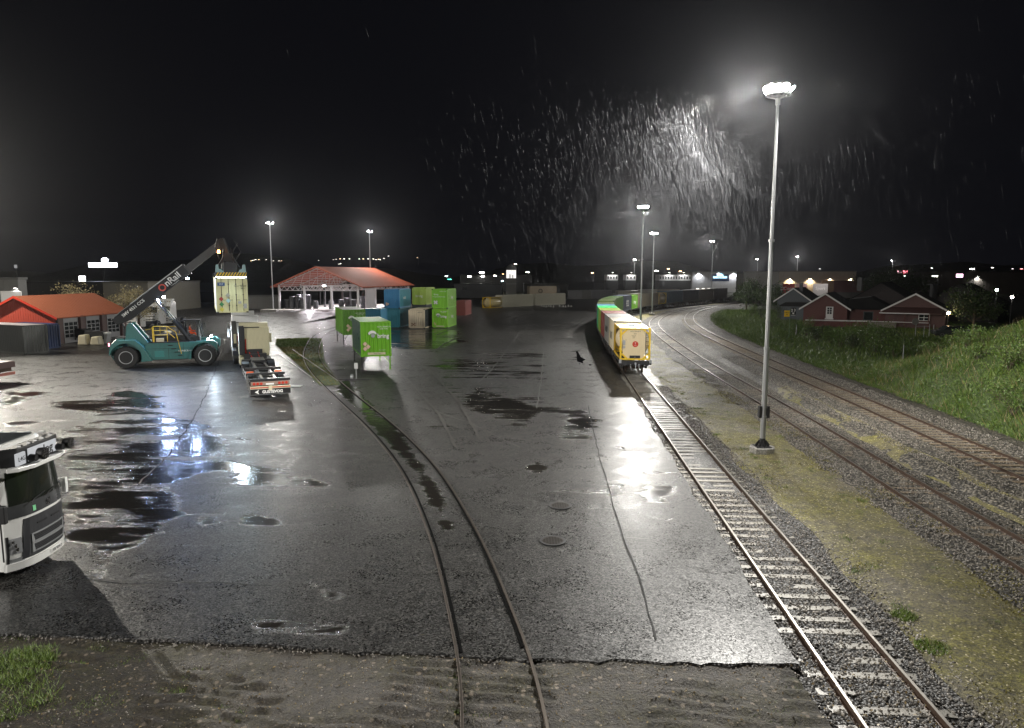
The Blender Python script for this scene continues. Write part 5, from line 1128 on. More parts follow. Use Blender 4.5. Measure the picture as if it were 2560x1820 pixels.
# ------------------------------------------------------------------ buildings
def gable_house(name, label, cat, cx, cy, rz, W, L, eave, ridge, wall, roof, over=.35, trim=None, group=None, rt=.12, corr_=True):
    """gable faces local -Y at y=0, house runs to +Y"""
    t = thing(name, label, cat, (cx, cy, -.1), rz, group); w = W / 2; m = MB()
    m.add([(-w, 0, 0), (w, 0, 0), (w, 0, eave), (0, 0, ridge), (-w, 0, eave), (-w, L, 0), (w, L, 0), (w, L, eave), (0, L, ridge), (-w, L, eave)], [(0, 1, 2, 3, 4), (6, 5, 9, 8, 7), (1, 6, 7, 2), (5, 0, 4, 9)])
    m.build('wall', wall, t)
    if corr_:
        m = MB()
        for k in range(int(W / .3)):
            x = -w + .15 + k * .3; zt = eave + (ridge - eave) * (1 - abs(x) / w); m.box(x - .03, x + .03, -.03, -.002, .15, zt - .03)
        m.build('cladding_batten', wall, t)
    sl = (ridge - eave) / w
    for s_ in (-1, 1):
        m = MB(); xo = w + over; zo = eave - sl * over; v = [(0, -over, ridge), (s_ * xo, -over, zo), (s_ * xo, L + over, zo), (0, L + over, ridge)]
        v += [(a, b, c + rt) for a, b, c in v]; m.add(v, [(0, 1, 2, 3), (7, 6, 5, 4), (0, 4, 5, 1), (1, 5, 6, 2), (2, 6, 7, 3), (3, 7, 4, 0)])
        nk = int(L / .45)
        for k in range(nk): y = -over + (L + 2 * over) * k / nk; m.bar((0, y, ridge + rt + .01), (s_ * xo, y, zo + rt + .01), .05, .03)
        m.build('roof_slope', roof, t)
        if trim:
            m = MB(); m.add([(0, -over - .03, ridge - .12), (s_ * xo, -over - .03, zo - .12), (s_ * xo, -over - .03, zo + rt + .04), (0, -over - .03, ridge + rt + .04), (0, -over - .002, ridge - .12), (s_ * xo, -over - .002, zo - .12), (s_ * xo, -over - .002, zo + rt + .04), (0, -over - .002, ridge + rt + .04)], [(0, 1, 2, 3), (7, 6, 5, 4), (0, 4, 5, 1), (1, 5, 6, 2), (2, 6, 7, 3), (3, 7, 4, 0)]); m.build('barge_board', trim, t)
    return t
REDW = paint((.42, .065, .04), .45, 0, .15, 'red_cladding'); ROOFR = paint((.30, .085, .035), .7, 0, .4, 'red_roof_sheet')
ws = gable_house('workshop', 'red ribbed workshop with an orange roof and three garage doors at the left', 'building', -57.3, 82.2, R(-4), 8.9, 13, 3.35, 5.55, REDW, ROOFR, .6, M['red'])
dkw = paint((.10, .05, .045), .5, 0, .3, 'dark_red_wall')
m = MB(); m.box(4.6, 4.66, .1, 13, .1, 3.3); m.build('side_facing', dkw, ws)
for k, y in enumerate((.9, 4.9, 8.9)):
    m = MB(); m.box(4.66, 4.70, y, y + 2.5, .0, 3.1); d_ = m.build('garage_door', paint((.30, .30, .31), .4, 0, .25, 'door_grey'), ws)
    m = MB(); 
    for a in range(3):
        for b in range(4): m.box(4.702, 4.712, y + .15 + a * .78, y + .78 + a * .78, .75 + b * .46, 1.12 + b * .46)
    m.build('door_pane', M['glass'], d_)
    m = MB(); m.box(4.66, 4.95, y + 2.65, y + 3.15, 0, 3.25); m.build('pilaster', dkw, ws)
m = MB(); m.box(4.45, 4.7, -.04, .05, 0, 3.2); m.build('corner_trim', M['dark'], ws)
# open shed with trusses
sh = thing('open_shed', 'open sided shed with a wide orange roof over stacked tyres', 'building', (-40.4, 148, 0), R(-12)); W2, L2, EV, RD = 9.0, 30, 5.9, 9.5
WM = paint((.72, .70, .72), .35, .2, .1, 'white_steel')
sl = (RD - EV) / W2
for s_ in (-1, 1):
    m = MB(); xo = W2 + 1.4; zo = EV - sl * 1.4; v = [(0, -1, RD), (s_ * xo, -1, zo), (s_ * xo, L2, zo), (0, L2, RD)]; v += [(a, b, c + .2) for a, b, c in v]
    m.add(v, [(0, 1, 2, 3), (7, 6, 5, 4), (0, 4, 5, 1), (1, 5, 6, 2), (2, 6, 7, 3), (3, 7, 4, 0)])
    for k in range(60): y = -1 + 31 * k / 60; m.bar((0, y, RD + .21), (s_ * xo, y, zo + .21), .06, .04)
    m.build('roof_slope', paint((.36, .085, .04), .8, 0, .3, 'shed_roof'), sh)
    m = MB()
    for k in range(9): x = s_ * (.6 + k * 1.0); m.bar((x, -.8, RD - sl * abs(x) - .12), (x, L2 - .5, RD - sl * abs(x) - .12), .1, .14)
    m.build('purlin', WM, sh)
for y0 in ():
    m = MB()
    m.add([(.1, y0, RD + .24), (9.6, y0, RD - sl * 9.6 + .24), (9.6, y0 + 1.7, RD - sl * 9.6 + .24), (.1, y0 + 1.7, RD + .24), (.1, y0, RD + .29), (9.6, y0, RD - sl * 9.6 + .29), (9.6, y0 + 1.7, RD - sl * 9.6 + .29), (.1, y0 + 1.7, RD + .29)], [(0, 3, 2, 1), (4, 5, 6, 7), (0, 1, 5, 4), (1, 2, 6, 5), (2, 3, 7, 6), (3, 0, 4, 7)])
for y in (0, 9, 18, 29.5):
    m = MB(); n = 14
    for s_ in (-1, 1): m.bar((0, y, RD - .15), (s_ * W2, y, EV - .1), .16)
    m.bar((-W2, y, EV - .25), (W2, y, EV - .25), .14); m.bar((-W2, y, EV - 1.15), (W2, y, EV - 1.15), .14)
    for k in range(n): x = -W2 + 2 * W2 * k / n; dx_ = 2 * W2 / n; m.bar((x, y, EV - .3), (x + dx_ / 2, y, EV - 1.1), .1); m.bar((x + dx_ / 2, y, EV - 1.1), (x + dx_, y, EV - .3), .1)
    for x in (-6, -4, -2, 0, 2, 4, 6): m.bar((x, y, EV - .2), (x * .8, y, RD - sl * abs(x * .8) - .2), .08)
    m.build('roof_truss', WM, sh)
    for x in (-W2 + .1, -3.1, 3.0, W2 - .1):
        m = MB(); m.box(x - .18, x + .18, y - .18, y + .18, .85, EV - .2); m.build('column', WM if y < 1 or x > 8 else M['dark'], sh)
m = MB(); m.box(W2 - .1, W2 + .1, 3.5, 8.0, .9, EV - .6); m.build('white_wall_panel', paint((.7, .66, .7), .4, 0, .15), sh)
m = MB(); m.box(-9.6, 9.6, -.8, 30, -.1, .85); m.box(-9.6, -3, -4.6, -.8, -.1, .85); m.build('platform', M['concrete'], sh)
m = MB(); m.add([(-5.5, -.8, .87), (9.6, -.8, .87), (12, -30, .03), (-3.0, -30, .03), (-14, -30, .03), (-9.8, -16, .03)], [(0, 4, 3, 2, 1), (0, 5, 4)]); m.build('loading_ramp', M['asphalt'], sh)
for xx, yy in ((-4, 3), (4, 5), (0, 12), (-3, 20), (4, 22)): spot(sh, (xx, yy, EV - .4), (0, -.2, -1), 3000, 165, .8, (1, .93, 1.), .3)
spot(sh, (2, -2.6, EV + .6), (0, -.9, -.5), 550, 165, .8, (1, .94, 1.), .3)
m = MB(); m.box(1.6, 2.4, -1.2, -.9, EV - .3, EV); fl = m.build('wall_floodlight', M['dark'], sh); m = MB(); m.box(1.65, 2.35, -1.22, -1.205, EV - .26, EV - .04); m.build('lens', emit((1, .95, 1), 30), fl)
# tyres stacked in the shed
m = MB(); prof = [(-.15, .3), (-.16, .5), (-.1, .56), (.1, .56), (.16, .5), (.15, .3)]; m.lathe(prof, (0, 0, .16), 'z', 16); ty = m.build('tyre', paint((.06, .06, .065), .6, 0, .3, 'stacked_tyre')); k_ = 0
RS_ = Matrix.Translation((-40.4, 148, 0)) @ Matrix.Rotation(R(-12), 4, 'Z')
for (x, y, n) in [(-7.8, 1.2, 6), (-6.6, 1.0, 8), (-5.4, 1.3, 8), (-5.9, 2.6, 9), (-4.2, 1.1, 7), (-4.4, 2.4, 9), (-3.0, 1.4, 9), (-1.8, 2.2, 5), (2.0, 1.8, 5), (4.2, 2.0, 6), (5.4, 2.5, 7), (6.6, 3.0, 6), (7.6, 5.2, 8), (7.6, 7.2, 6), (7.4, 9.0, 8), (7.4, 11.0, 5)]:
    for k in range(n):
        o = ty if k_ == 0 else ty.copy()
        if k_: C.objects.link(o)
        p = RS_ @ Vector((x + random.uniform(-.05, .05), y + random.uniform(-.05, .05), .86 + k * .33)); o.location = p
        tag(o, 'dark tyre lying in one of the stacks under the orange shed roof', 'tyre', 'tyres stacked in the open shed'); k_ += 1
# big plain buildings, each a thing with wall, roof edge and lamps
def shed_box(name, label, x0, y0, W, D, H, col, rz=0, cat='building', windows=None, roofc=None, door=None, grp=None, lampz=None, lamps=(), lampw=900, lcol=WARM, z=-.1, band=None):
    t = thing(name, label, cat, (x0, y0, z), rz, grp); m = MB(); m.box(0, W, 0, D, 0, H); m.build('wall', paint(col, .6, 0, .25, 'wall_paint'), t)
    m = MB(); m.box(-.15, W + .15, -.15, D + .15, H, H + .35); m.build('roof_edge', paint(roofc or tuple(c * .6 for c in col), .6, 0, .3), t)
    m = MB()
    for k in range(int(W / 1.5)): m.box(k * 1.5, k * 1.5 + .08, -.04, -.002, .1, H - .1)
    m.build('cladding_rib', paint(tuple(c * .85 for c in col), .6, 0, .2), t)
    for (x, zz, ww, hh, lit) in (windows or []):
        m = MB(); m.box(x - .06, x + ww + .06, -.08, -.045, zz - .06, zz + hh + .06); f = m.build('window', M['white'] if lit else M['dark'], t); m = MB(); m.box(x, x + ww, -.095, -.082, zz, zz + hh); m.build('pane', emit((1, .93, .82), lit) if lit else M['glass'], f)
    if door: x, ww, hh = door; m = MB(); m.box(x, x + ww, -.1, -.045, 0, hh); m.build('door', M['dark'], t)
    for x in lamps:
        m = MB(); m.box(x - .2, x + .2, -.5, -.05, lampz, lampz + .15); f = m.build('wall_lamp', M['dark'], t); m = MB(); m.box(x - .18, x + .18, -.48, -.1, lampz - .02, lampz - .004); m.build('lens', emit(lcol, 45), f)
        spot(t, (x, -.55, lampz - .1), (0, .25, -1), lampw, 140, .6, lcol, .2)
    return t
def at(px, py, Y): p = P(px, py, Y); return p
# left background
def wbox(name, label, px0, px1, pyt, Y, D, col, **k):
    a = P(px0, pyt, Y); b = P(px1, pyt, Y); return shed_box(name, label, a.x, Y, b.x - a.x, D, a.z + .1, col, **k)
wbox('office_block', 'grey flat roofed building with a lit room behind the workshop roof', -40, 44, 699, 112, 2, (.10, .10, .095), windows=[(2.5, 3.9, 3.2, 1.6, .35)], lampz=6.0, lamps=(5.0,), lampw=120)
wbox('warehouse', 'long dark warehouse behind the small tree at the left', 62, 262, 708, 170, 30, (.018, .017, .017))
wbox('warehouse', 'square grey brown warehouse behind the blossoming tree', 257, 369, 708, 150, 25, (.17, .16, .13))
wbox('warehouse', 'dark long warehouse behind the crane boom', 369, 548, 732, 210, 20, (.015, .015, .017))
wbox('boundary_wall', 'pale grey fence wall left of the open shed', 548, 700, 741, 168, .5, (.20, .20, .19), cat='wall')
wbox('warehouse', 'low grey warehouse right of the stacked green containers', 1135, 1255, 712, 250, 20, (.10, .105, .11), windows=[(3, 3, 1.5, .9, 0)])
wbox('warehouse', 'dim warehouse in the middle distance behind the reefers', 1310, 1420, 711, 260, 20, (.10, .10, .09))
wbox('warehouse', 'dark hall with lamps on its roof edge beyond the reefers', 1150, 1330, 689, 330, 20, (.06, .06, .06), lampz=9, lamps=(10, 24), lampw=500)
wbox('warehouse', 'pale warehouse with a round blue illuminated sign', 1731, 1841, 681, 330, 30, (.45, .45, .46), lampz=8.8, lamps=(3, 12, 19), lampw=1500, lcol=(.95, .97, 1.), windows=[(2 + k * 2.6, 1.2, 1.3, .7, 2.5) for k in range(6)])
p = P(1800, 682, 329.4); t = thing('illuminated_sign', 'round topped blue and white illuminated sign on the pale warehouse', 'sign', (p.x, 329.3, 5.0)); m = MB(); m.box(-4.2, 4.2, -.3, .2, 0, 3.2); m.build('board', paint((.02, .06, .18), .4, 0, 0), t); m = MB(); m.box(-3.2, 3.2, -.36, -.31, 1.4, 2.3); m.prism([(1.6 * math.cos(a), 2.35 + 1.3 * math.sin(a)) for a in np.linspace(0, math.pi, 14)], 'y', -.36, -.31); m.build('lit_face', emit((.45, .8, 1.), 2.2, 'sign_face'), t); text('REMA', .9, (0, -.38, 1.85), FRONT, paint((.02, .06, .18), .4, 0, 0), t)
wbox('warehouse', 'dim grey hall right of the blue sign', 1841, 1948, 684, 332, 30, (.09, .09, .09), windows=[(12, 7, 1, .8, 3)])
wh = wbox('warehouse', 'beige hall with four glowing wall lamps behind the houses', 1948, 2141, 680, 262, 40, (.36, .31, .25), lampz=6.7, lamps=(4, 11.5, 18.8, 26.4), lampw=1500, lcol=(1, .82, .55))
wbox('warehouse', 'long low hall on the right skyline with two lit signs', 2290, 2700, 681, 300, 30, (.12, .10, .09), lampz=7.2, lamps=(26,), lampw=1200, lcol=(.95, 1, .95))
wbox('brick_hall', 'dark red hall below the beige one', 2085, 2160, 704, 250, 10, (.08, .03, .03))
for px0, px1, lab, c1, txt in ((1934, 1956, 'black and white patterned banner on the fence behind the houses', (.35, .35, .35), 'FJORD'), (1957, 1987, 'red advertising banner with white script on the far fence', (.5, .03, .03), 'Coop'), (1990, 2017, 'white lit advertising banner right of the red one', (.7, .5, .5), 'BYGG'), (2033, 2070, 'grey advertising banner near the dark tree', (.4, .4, .4), 'Sport')):
    a, b = P(px0, 709, 240), P(px1, 709, 240); t = thing('banner', lab, 'banner', (a.x, 240, 0), 0, 'advertising banners on the far fence'); m = MB(); ww = b.x - a.x; m.box(0, ww, -.05, .05, 1.0, 5.0); m.build('cloth', paint(c1, .6, 0, .1), t); m = MB(); m.box(.1, .2, .05, .15, 0, 5); m.box(ww - .2, ww - .1, .05, .15, 0, 5); m.build('post', M['dark'], t); text(txt, 1.5, (ww / 2, -.07, 3.4), FRONT, M['letter'] if c1[0] != .7 else M['red'], t)
bl = thing('boundary_fence', 'long dark fence carrying the advertising banners behind the houses', 'fence', (85, 241, 0)); m = MB()
for k in range(26): m.box(k * 3, k * 3 + .1, 0, .1, 0, 2.2)
m.build('post', M['dark'], bl); m = MB(); m.box(0, 75, .04, .08, .2, 2.1); m.build('panel', paint((.05, .05, .045), .6, 0, .3), bl)
spot(bl, (20, -7, 7), (0, .6, -.6), 700, 150, .7, (1, .9, .85), .3)
# signs on poles, lit
def lit_sign(label, px0, px1, py0, py1, Y, col, st, txt=None, pole=True, tc=None):
    a, b = P(px0, py0, Y), P(px1, py1, Y); t = thing('illuminated_sign', label, 'sign', ((a.x + b.x) / 2, Y, 0)); w = (b.x - a.x) / 2
    m = MB(); m.box(-w - .1, w + .1, .02, .5, b.z - .1, a.z + .1); m.build('sign_box', M['dark'], t); m = MB(); m.box(-w, w, -.02, .02, b.z, a.z); m.build('lit_face', emit(col, st, 'sign_face'), t)
    if pole: m = MB(); m.box(-.2, .2, .1, .4, 0, b.z); m.build('pole', M['dark'], t)
    if txt: text(txt, (a.z - b.z) * .8, (0, -.05, (a.z + b.z) / 2), FRONT, tc or M['letterb'], t)
    return t
t = lit_sign('long white glowing sign high on a pole above the left warehouse', 221, 293, 657, 668, 190, (.85, .92, 1.), 9, 'XPO LOGISTICS'); p = P(262, 650, 190); m = MB(); m.lathe([(0, .8), (.5, .8), (.9, .3)], (p.x - t.location.x, 0, p.z - .3), 'z', 12); m.build('crown_lamp', emit((.8, .9, 1.), 10), t)
spot(t, (0, -3, P(0, 662, 190).z), (0, -.6, -.5), 400, 170, .8, (.7, .8, 1.), .5)
lit_sign('small white square sign left of the long glowing one', 197, 214, 690, 703, 185, (1, 1, 1), 7)
lit_sign('tiny pale window sign at the far left skyline', 35, 43, 662, 670, 240, (.6, .6, .6), .5, pole=True)
lit_sign('small pink lit sign before the dark tree', 2243, 2253, 677, 684, 240, (1, .55, .6), 4, pole=True); lit_sign('small red lit sign beside the pink one', 2258, 2268, 676, 685, 240, (1, .2, .25), 4, pole=True)
lit_sign('pink lit sign on the long right hand hall', 2391, 2407, 685, 693, 298, (1, .6, .8), 6, pole=False)
# control tower with lit windows
p = P(1278, 687, 215); t = thing('control_tower', 'yard control tower with a brightly lit window band', 'tower', (p.x, 215, 0)); m = MB(); m.box(-1.5, 1.5, -1.5, 1.5, 0, 6.6); m.box(-1.5, 1.5, -1.55, 1.55, 6.6, 7.0); m.build('shaft', paint((.12, .12, .11), .6, 0, .2), t); m = MB(); m.box(-1.42, 1.42, -1.45, 1.45, 7.0, 9.4); m.build('cabin', emit((1, .98, .92), 1.3, 'lit_room'), t)
m = MB()
for x in (-1.5, -.75, .1, .8, 1.42): m.box(x, x + .08, -1.56, -1.5, 7, 9.4)
m.box(-.5, -.2, -1.5, -1.47, 7.0, 8.2); m.box(.35, .6, -1.5, -1.47, 7.0, 8.0); m.box(-1.6, 1.6, -1.6, 1.6, 9.4, 9.6); m.lathe([(9.6, 1.6), (10.6, 1.2), (11.2, .3)], (0, 0, 0), 'z', 14); m.box(-1.55, 1.55, -1.58, -1.5, 5.2, 5.4); m.build('roof_and_mullions', paint((.2, .2, .2), .5, 0, .2), t)
# white arcaded hall far behind the train
for px0, px1, Y, lab in ((1648, 1728, 300, 'white arcaded facade behind the curve of the train'), (1517, 1545, 310, 'white lit facade, left of the two small ones'), (1565, 1590, 310, 'white lit facade beside the small far mast')):
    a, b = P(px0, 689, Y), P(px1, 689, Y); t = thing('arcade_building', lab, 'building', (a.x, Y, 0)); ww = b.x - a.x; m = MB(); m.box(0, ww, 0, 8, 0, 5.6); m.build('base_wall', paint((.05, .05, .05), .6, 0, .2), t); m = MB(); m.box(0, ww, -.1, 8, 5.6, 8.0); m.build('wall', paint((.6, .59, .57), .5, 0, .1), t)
    m = MB(); n = max(3, int(ww / 1.1))
    for k in range(n): x = (k + .5) * ww / n; m.prism([(x - .28, 6.2)] + [(x + .28 * math.cos(a_), 7.1 + .3 * math.sin(a_)) for a_ in np.linspace(math.pi, 0, 7)] + [(x + .28, 6.2)], 'y', -.13, -.101)
    m.build('arch_window', M['glass'], t)
    for x in ([ww * .3, ww * .75] if ww > 8 else [ww / 2]):
        m = MB(); m.box(x - .3, x + .3, -.9, -.6, 8.9, 9.1); f = m.build('wall_lamp', M['dark'], t); m = MB(); m.box(x - .28, x + .28, -.88, -.62, 8.87, 8.895); m.build('lens', emit(WARM, 40), f); spot(t, (x, -1.4, 8.6), (0, .6, -.7), 260, 140, .6, (1, 1, 1), .2)
# ------------------------------------------------------------------ containers and reefers along the far side
def far_box(lab, px0, px1, pyb, L, H, col, rz, **k):
    q = G((px0 + px1) / 2, pyb); return container(lab, (q.x, q.y, 0), rz, L=L, H=H, col=col, group='containers along the far side of the yard', **k)
q = G(1216, 770); tank_container('yellow tank container on the ground at the left end of the reefer row', (q.x, q.y, 0), R(-36), near=False, group='containers along the far side of the yard', col=(.6, .5, .25))
a, b = G(1238, 769), G(1330, 763)
container('long cream container in the middle of the far row', (q.x + 3.0, q.y + 3.8, 0), R(-40), L=12.2, H=3.0, col=(.55, .53, .42), side=(.55, .53, .42), group='containers along the far side of the yard')
container('cream container at the far right end of the long row', (q.x + 11.5, q.y + 13.9, 0), R(-44), L=12.2, H=3.0, col=(.50, .48, .38), group='containers along the far side of the yard')
q = G(1355, 752); container('brownish container with a round dark emblem raised on a trailer', (q.x - 4.2, q.y + 2, 1.3), R(-72), L=9, H=3.2, col=(.36, .30, .22), group='containers along the far side of the yard', marks=lambda t, W, H, z0: text('O', 1.9, (W / 2 + .03, 3.6, 1.6), RIGHT, M['letterb'], t))
m = MB(); m.box(-4.5, 5.2, 0, 2.4, .95, 1.28); m.box(-4, -3, .2, 2.2, 0, .95); m.box(3.4, 4.6, .2, 2.2, 0, .95); o = m.build('trailer_deck', M['dark'], loc=(q.x - .2, q.y + 1.3, 0)); tag(o, 'dark trailer deck under the brownish emblem container', 'trailer'); o.rotation_euler = (0, 0, R(18))
for px0, px1, pt, Y, c1, lab in ((1420, 1455, 721, 235, (.12, .12, .12), 'dim grey container beside the control tower'), (1455, 1478, 722, 236, (.10, .10, .09), 'dim dark container second from the control tower'), (1478, 1530, 722, 238, (.14, .14, .15), 'dim long container with faded lettering behind the train'), (1545, 1600, 718, 230, (.25, .24, .2), 'pale topped container behind the green train wagons'), (1600, 1640, 716, 250, (.4, .38, .33), 'cream topped container behind the lamp mast'), (1645, 1700, 715, 252, (.42, .37, .3), 'long beige container roof behind the slate blue wagon'), (1202, 1236, 752, 190, (.12, .13, .14), 'grey machine container with a lamp left of the reefers')):
    a, b = P(px0, pt, Y), P(px1, pt, Y); container(lab, ((a.x + b.x) / 2, Y, 0 if a.z < 5 else a.z - 2.9), 0, L=5, W=b.x - a.x, H=min(a.z, 2.9), col=c1, group='containers along the far side of the yard', simple=True)
# white marker stones / cones on the far ground
m = MB(); m.lathe([(0, .25), (.05, .25), (.06, .16), (.45, .05)], (0, 0, 0), 'z', 8); cn = m.build('marker_cone', M['white']); k_ = 0
for px in [1354, 1360, 1366, 1372, 1377, 1384, 1399, 1408, 1414, 1421, 1428]:
    q = G(px, 766 + (k_ % 3)); o = cn if k_ == 0 else cn.copy(); 
    if k_: C.objects.link(o)
    o.location = q; tag(o, 'small white cone in the row on the far wet ground', 'cone', 'white cones on the far ground'); k_ += 1
# parked trucks behind the crane
def parked(label, px, py, Y, rz, s=1.):
    q = P(px, py, Y); t = thing('parked_truck', label, 'truck', (q.x, Y, 0), rz, 'white trucks parked behind the crane'); cab_shell(t, zt=3.7)
    m = MB(); fpatch(m, -1.1, 1.1, 2.1, 3.0, .014); m.build('windscreen', M['glass'], t)
    for z in (1.45, 1.0, .7): m = MB(); fpatch(m, -.8, .8, z, z + .12, .016); m.build('grille_slat', M['dark'], t)
    for s_ in (-1, 1): wheel(t, s_ * 1.08, 1.35, .5, .5, .32, s_); m = MB(); fpatch(m, min(s_ * .9, s_ * 1.2), max(s_ * .9, s_ * 1.2), .75, .95, .016, 3, 1); m.build('headlight', M['chrome'], t)
    m = MB(); m.prism([(.7, 3.6), (1.4, 4.15), (2.2, 4.2), (2.2, 3.6)], 'x', -1.1, 1.1); m.build('roof_fairing', M['white'], t, bevel=.1)
    m = MB(); m.box(-.5, .5, 1.2, 6, .55, .95); m.build('chassis', M['dark'], t)
    for s_ in (-1, 1): wheel(t, s_ * 1.0, 4.9, .5, .5, .5, s_)
parked('white parked truck facing the camera, right of the boom cylinder', 406, 800, 113, R(0))
parked('white parked truck half hidden by the lower boom', 375, 800, 111, R(-8)); parked('white parked truck behind the boom tail and branches', 345, 790, 117, R(-12)); parked('white parked truck beside the workshop roof', 300, 790, 119, R(-10)); parked('white parked truck nearest the workshop corner', 318, 815, 104, R(-15))
# bins, bags, quad bike before the workshop
q = G(228, 862); t = thing('pallet_box', 'white bulk bags heaped before the workshop doors', 'bags', (q.x, q.y, 0)); 
for x, h in ((-.7, 1.2), (.75, 1.0)):
    m = MB(); m.prism([(x - .6, 0), (x + .5, 0), (x + .4, h), (x - .45, h * .95)], 'y', -.5, .5); m.build('bag', M['cream'], t, bevel=.12)
m = MB(); m.box(-.8, 1.2, .3, 1.0, .6, 1.5); m.build('dark_load', M['dark'], t)
q = G(261, 860); t = thing('waste_bin', 'grey wheeled bin with a pale lid by the last garage door', 'bin', (q.x, q.y, 0)); m = MB(); m.prism([(-.5, .1), (.5, .1), (.6, 1.15), (-.6, 1.15)], 'y', -.4, .4); m.build('tub', M['galv'], t); m = MB(); m.box(-.65, .65, -.45, .45, 1.15, 1.4); m.build('lid', M['white'], t, bevel=.05)
q = G(185, 856); t = thing('dark_trailer', 'dark covered trailer parked at the middle garage door', 'trailer', (q.x - .5, q.y + .6, 0)); m = MB(); m.prism([(-1.2, .5), (1.5, .5), (1.5, 1.4), (-.6, 1.7), (-1.2, 1.7)], 'y', 0, 1.6); m.build('body', M['black'], t); wheel(t, 0, .0, .35, .35, .2, -1, 'y')
q = G(52, 885); m = MB(); m.bar((-.35, 0, 0), (0, 0, .55), .06); m.bar((.35, 0, 0), (0, 0, .55), .06); m.box(-.3, .3, -.03, .03, .1, .4); o = m.build('warning_stand', M['white'], loc=(q.x, q.y, 0)); tag(o, 'white folding stand leaning at the grey container', 'stand')
# signal posts in the yard
q = G(891, 949); t = thing('point_lever_post', 'short post with a white reflector and weighted point lever by the swap body', 'signal post', (q.x, q.y, 0)); m = MB(); m.cyl((0, 0, 0), (0, 0, .85), .035); m.build('post', M['galv'], t); m = MB(); m.box(-.13, .13, -.05, .05, .85, 1.3); m.build('reflector', M['white'], t); m = MB(); m.box(-1.6, 1.0, -.12, .12, .0, .08); m.build('base_plate', M['dark'], t); m = MB(); m.lathe([(-.1, .05), (-.08, .2), (.08, .2), (.1, .05)], (-.35, 0, .22), 'x', 14); m.build('weight', M['galv'], t)
m = MB(); m.box(-.6, .6, -.35, .35, 0, .04); o = m.build('white_marking', M['letter'], loc=tuple(G(733, 966, .006))); o['kind'] = 'structure'; o.location.z = .02
# manhole covers
for px, py, lab in ((1401, 1265, 'round iron manhole cover farther up the asphalt'), (1382, 1353, 'round iron manhole cover nearer the camera')):
    q = G(px, py); t = thing('manhole_cover', lab, 'manhole cover', (q.x, q.y, .02), 0, 'manhole covers in the asphalt'); m = MB(); m.lathe([(-.03, .40), (.012, .40)], (0, 0, 0), 'z', 32); m.build('ring', M['dark'], t); m = MB(); m.lathe([(-.02, .33), (.016, .33)], (0, 0, 0), 'z', 32)
    for a in range(-3, 4):
        for b in range(-3, 4):
            if a * a + b * b < 11: m.box(a * .085 - .03, a * .085 + .03, b * .085 - .03, b * .085 + .03, .016, .024)
    m.build('lid', paint((.06, .055, .05), .3, .5, .3), t)
# paving joint and crack lines in the asphalt, tar sealed
def crack(pts, w_, mat, nm, z=.012, jit=.0):
    m = MB(); q = [G(*p) for p in pts]; r_ = []
    for a, b in zip(q[:-1], q[1:]):
        n = max(1, int((b - a).length / .6)); r_ += [a.lerp(b, k / n) + Vector((random.uniform(-1, 1), random.uniform(-1, 1), 0)) * jit for k in range(n)]
    r_.append(q[-1])
    for a, b in zip(r_[:-1], r_[1:]):
        d_ = (b - a).normalized(); s_ = Vector((d_.y, -d_.x, 0)) * w_ * random.uniform(.6, 1.3); m.add([(a.x - s_.x, a.y - s_.y, z), (a.x + s_.x, a.y + s_.y, z), (b.x + s_.x, b.y + s_.y, z), (b.x - s_.x, b.y - s_.y, z)], [(0, 1, 2, 3)])
    return struct(m.build(nm, mat))
TAR = paint((.008, .008, .008), .85, 0, .1, 'tar_joint'); SEAM = paint((.10, .10, .095), .5, 0, .3, 'worn_joint')
crack([(1470, 1015), (1500, 1150), (1520, 1210), (1532, 1265), (1560, 1350), (1600, 1450), (1640, 1600)], .02, TAR, 'tar_joint', .025, .02)
crack([(1390, 820), (1360, 870), (1352, 960), (1342, 1020)], .04, SEAM, 'worn_joint', .03, .05)
crack([(1300, 830), (1270, 870), (1230, 925), (1195, 958)], .05, SEAM, 'worn_joint', .03, .05)
crack([(205, 1443), (300, 1455), (480, 1458), (680, 1466)], .03, TAR, 'tar_joint', .025, .05)
def puddle(pts):
    m = MB(); q = [G(*p) for p in pts]; c = sum(q, Vector()) / len(q); r_ = []
    for a, b in zip(q, q[1:] + q[:1]):
        for k in range(4): w_ = a.lerp(b, k / 4); r_.append((w_.x + random.uniform(-.04, .04), w_.y + random.uniform(-.08, .08), .012))
    r_.append((c.x, c.y, .012)); n_ = len(r_) - 1; m.add(r_, [(i, (i + 1) % n_, n_) for i in range(n_)]); return struct(m.build('puddle', M['water']))
for pl_ in ([(1440, 878), (1446, 880), (1452, 893), (1464, 899), (1456, 904), (1459, 909), (1443, 904)], [(1472, 911), (1482, 912), (1474, 914)], [(1448, 908), (1451, 909), (1449, 912)]): puddle(pl_)
TRK = paint((.040, .038, .034), .45, 0, .6, 'tyre_polish')
for pl_ in ([(1470, 822), (1400, 800), (1290, 800), (1190, 822), (1110, 860), (1060, 900)], [(1480, 806), (1400, 786), (1290, 786), (1180, 804), (1090, 838)], [(1490, 792), (1400, 776), (1300, 774), (1190, 786), (1100, 806)], [(1000, 880), (1080, 930), (1150, 1010), (1200, 1100)], [(930, 880), (1020, 950), (1100, 1040), (1140, 1120)], [(600, 830), (700, 822), (800, 812), (870, 806)], [(600, 845), (700, 838), (800, 826), (880, 818)], [(560, 800), (700, 803), (850, 795)]):
    crack(pl_, .07, TRK, 'tyre_polish', .034, .03)
crack([(1560, 1345), (1630, 1350)], .03, SEAM, 'worn_joint', .03, .02)
crack([(1000, 1000), (1180, 1060), (1300, 1120)], .03, SEAM, 'worn_joint', .03, .06)
crack([(560, 870), (505, 1010), (430, 1130), (350, 1210)], .03, TAR, 'tar_joint', .025, .08)
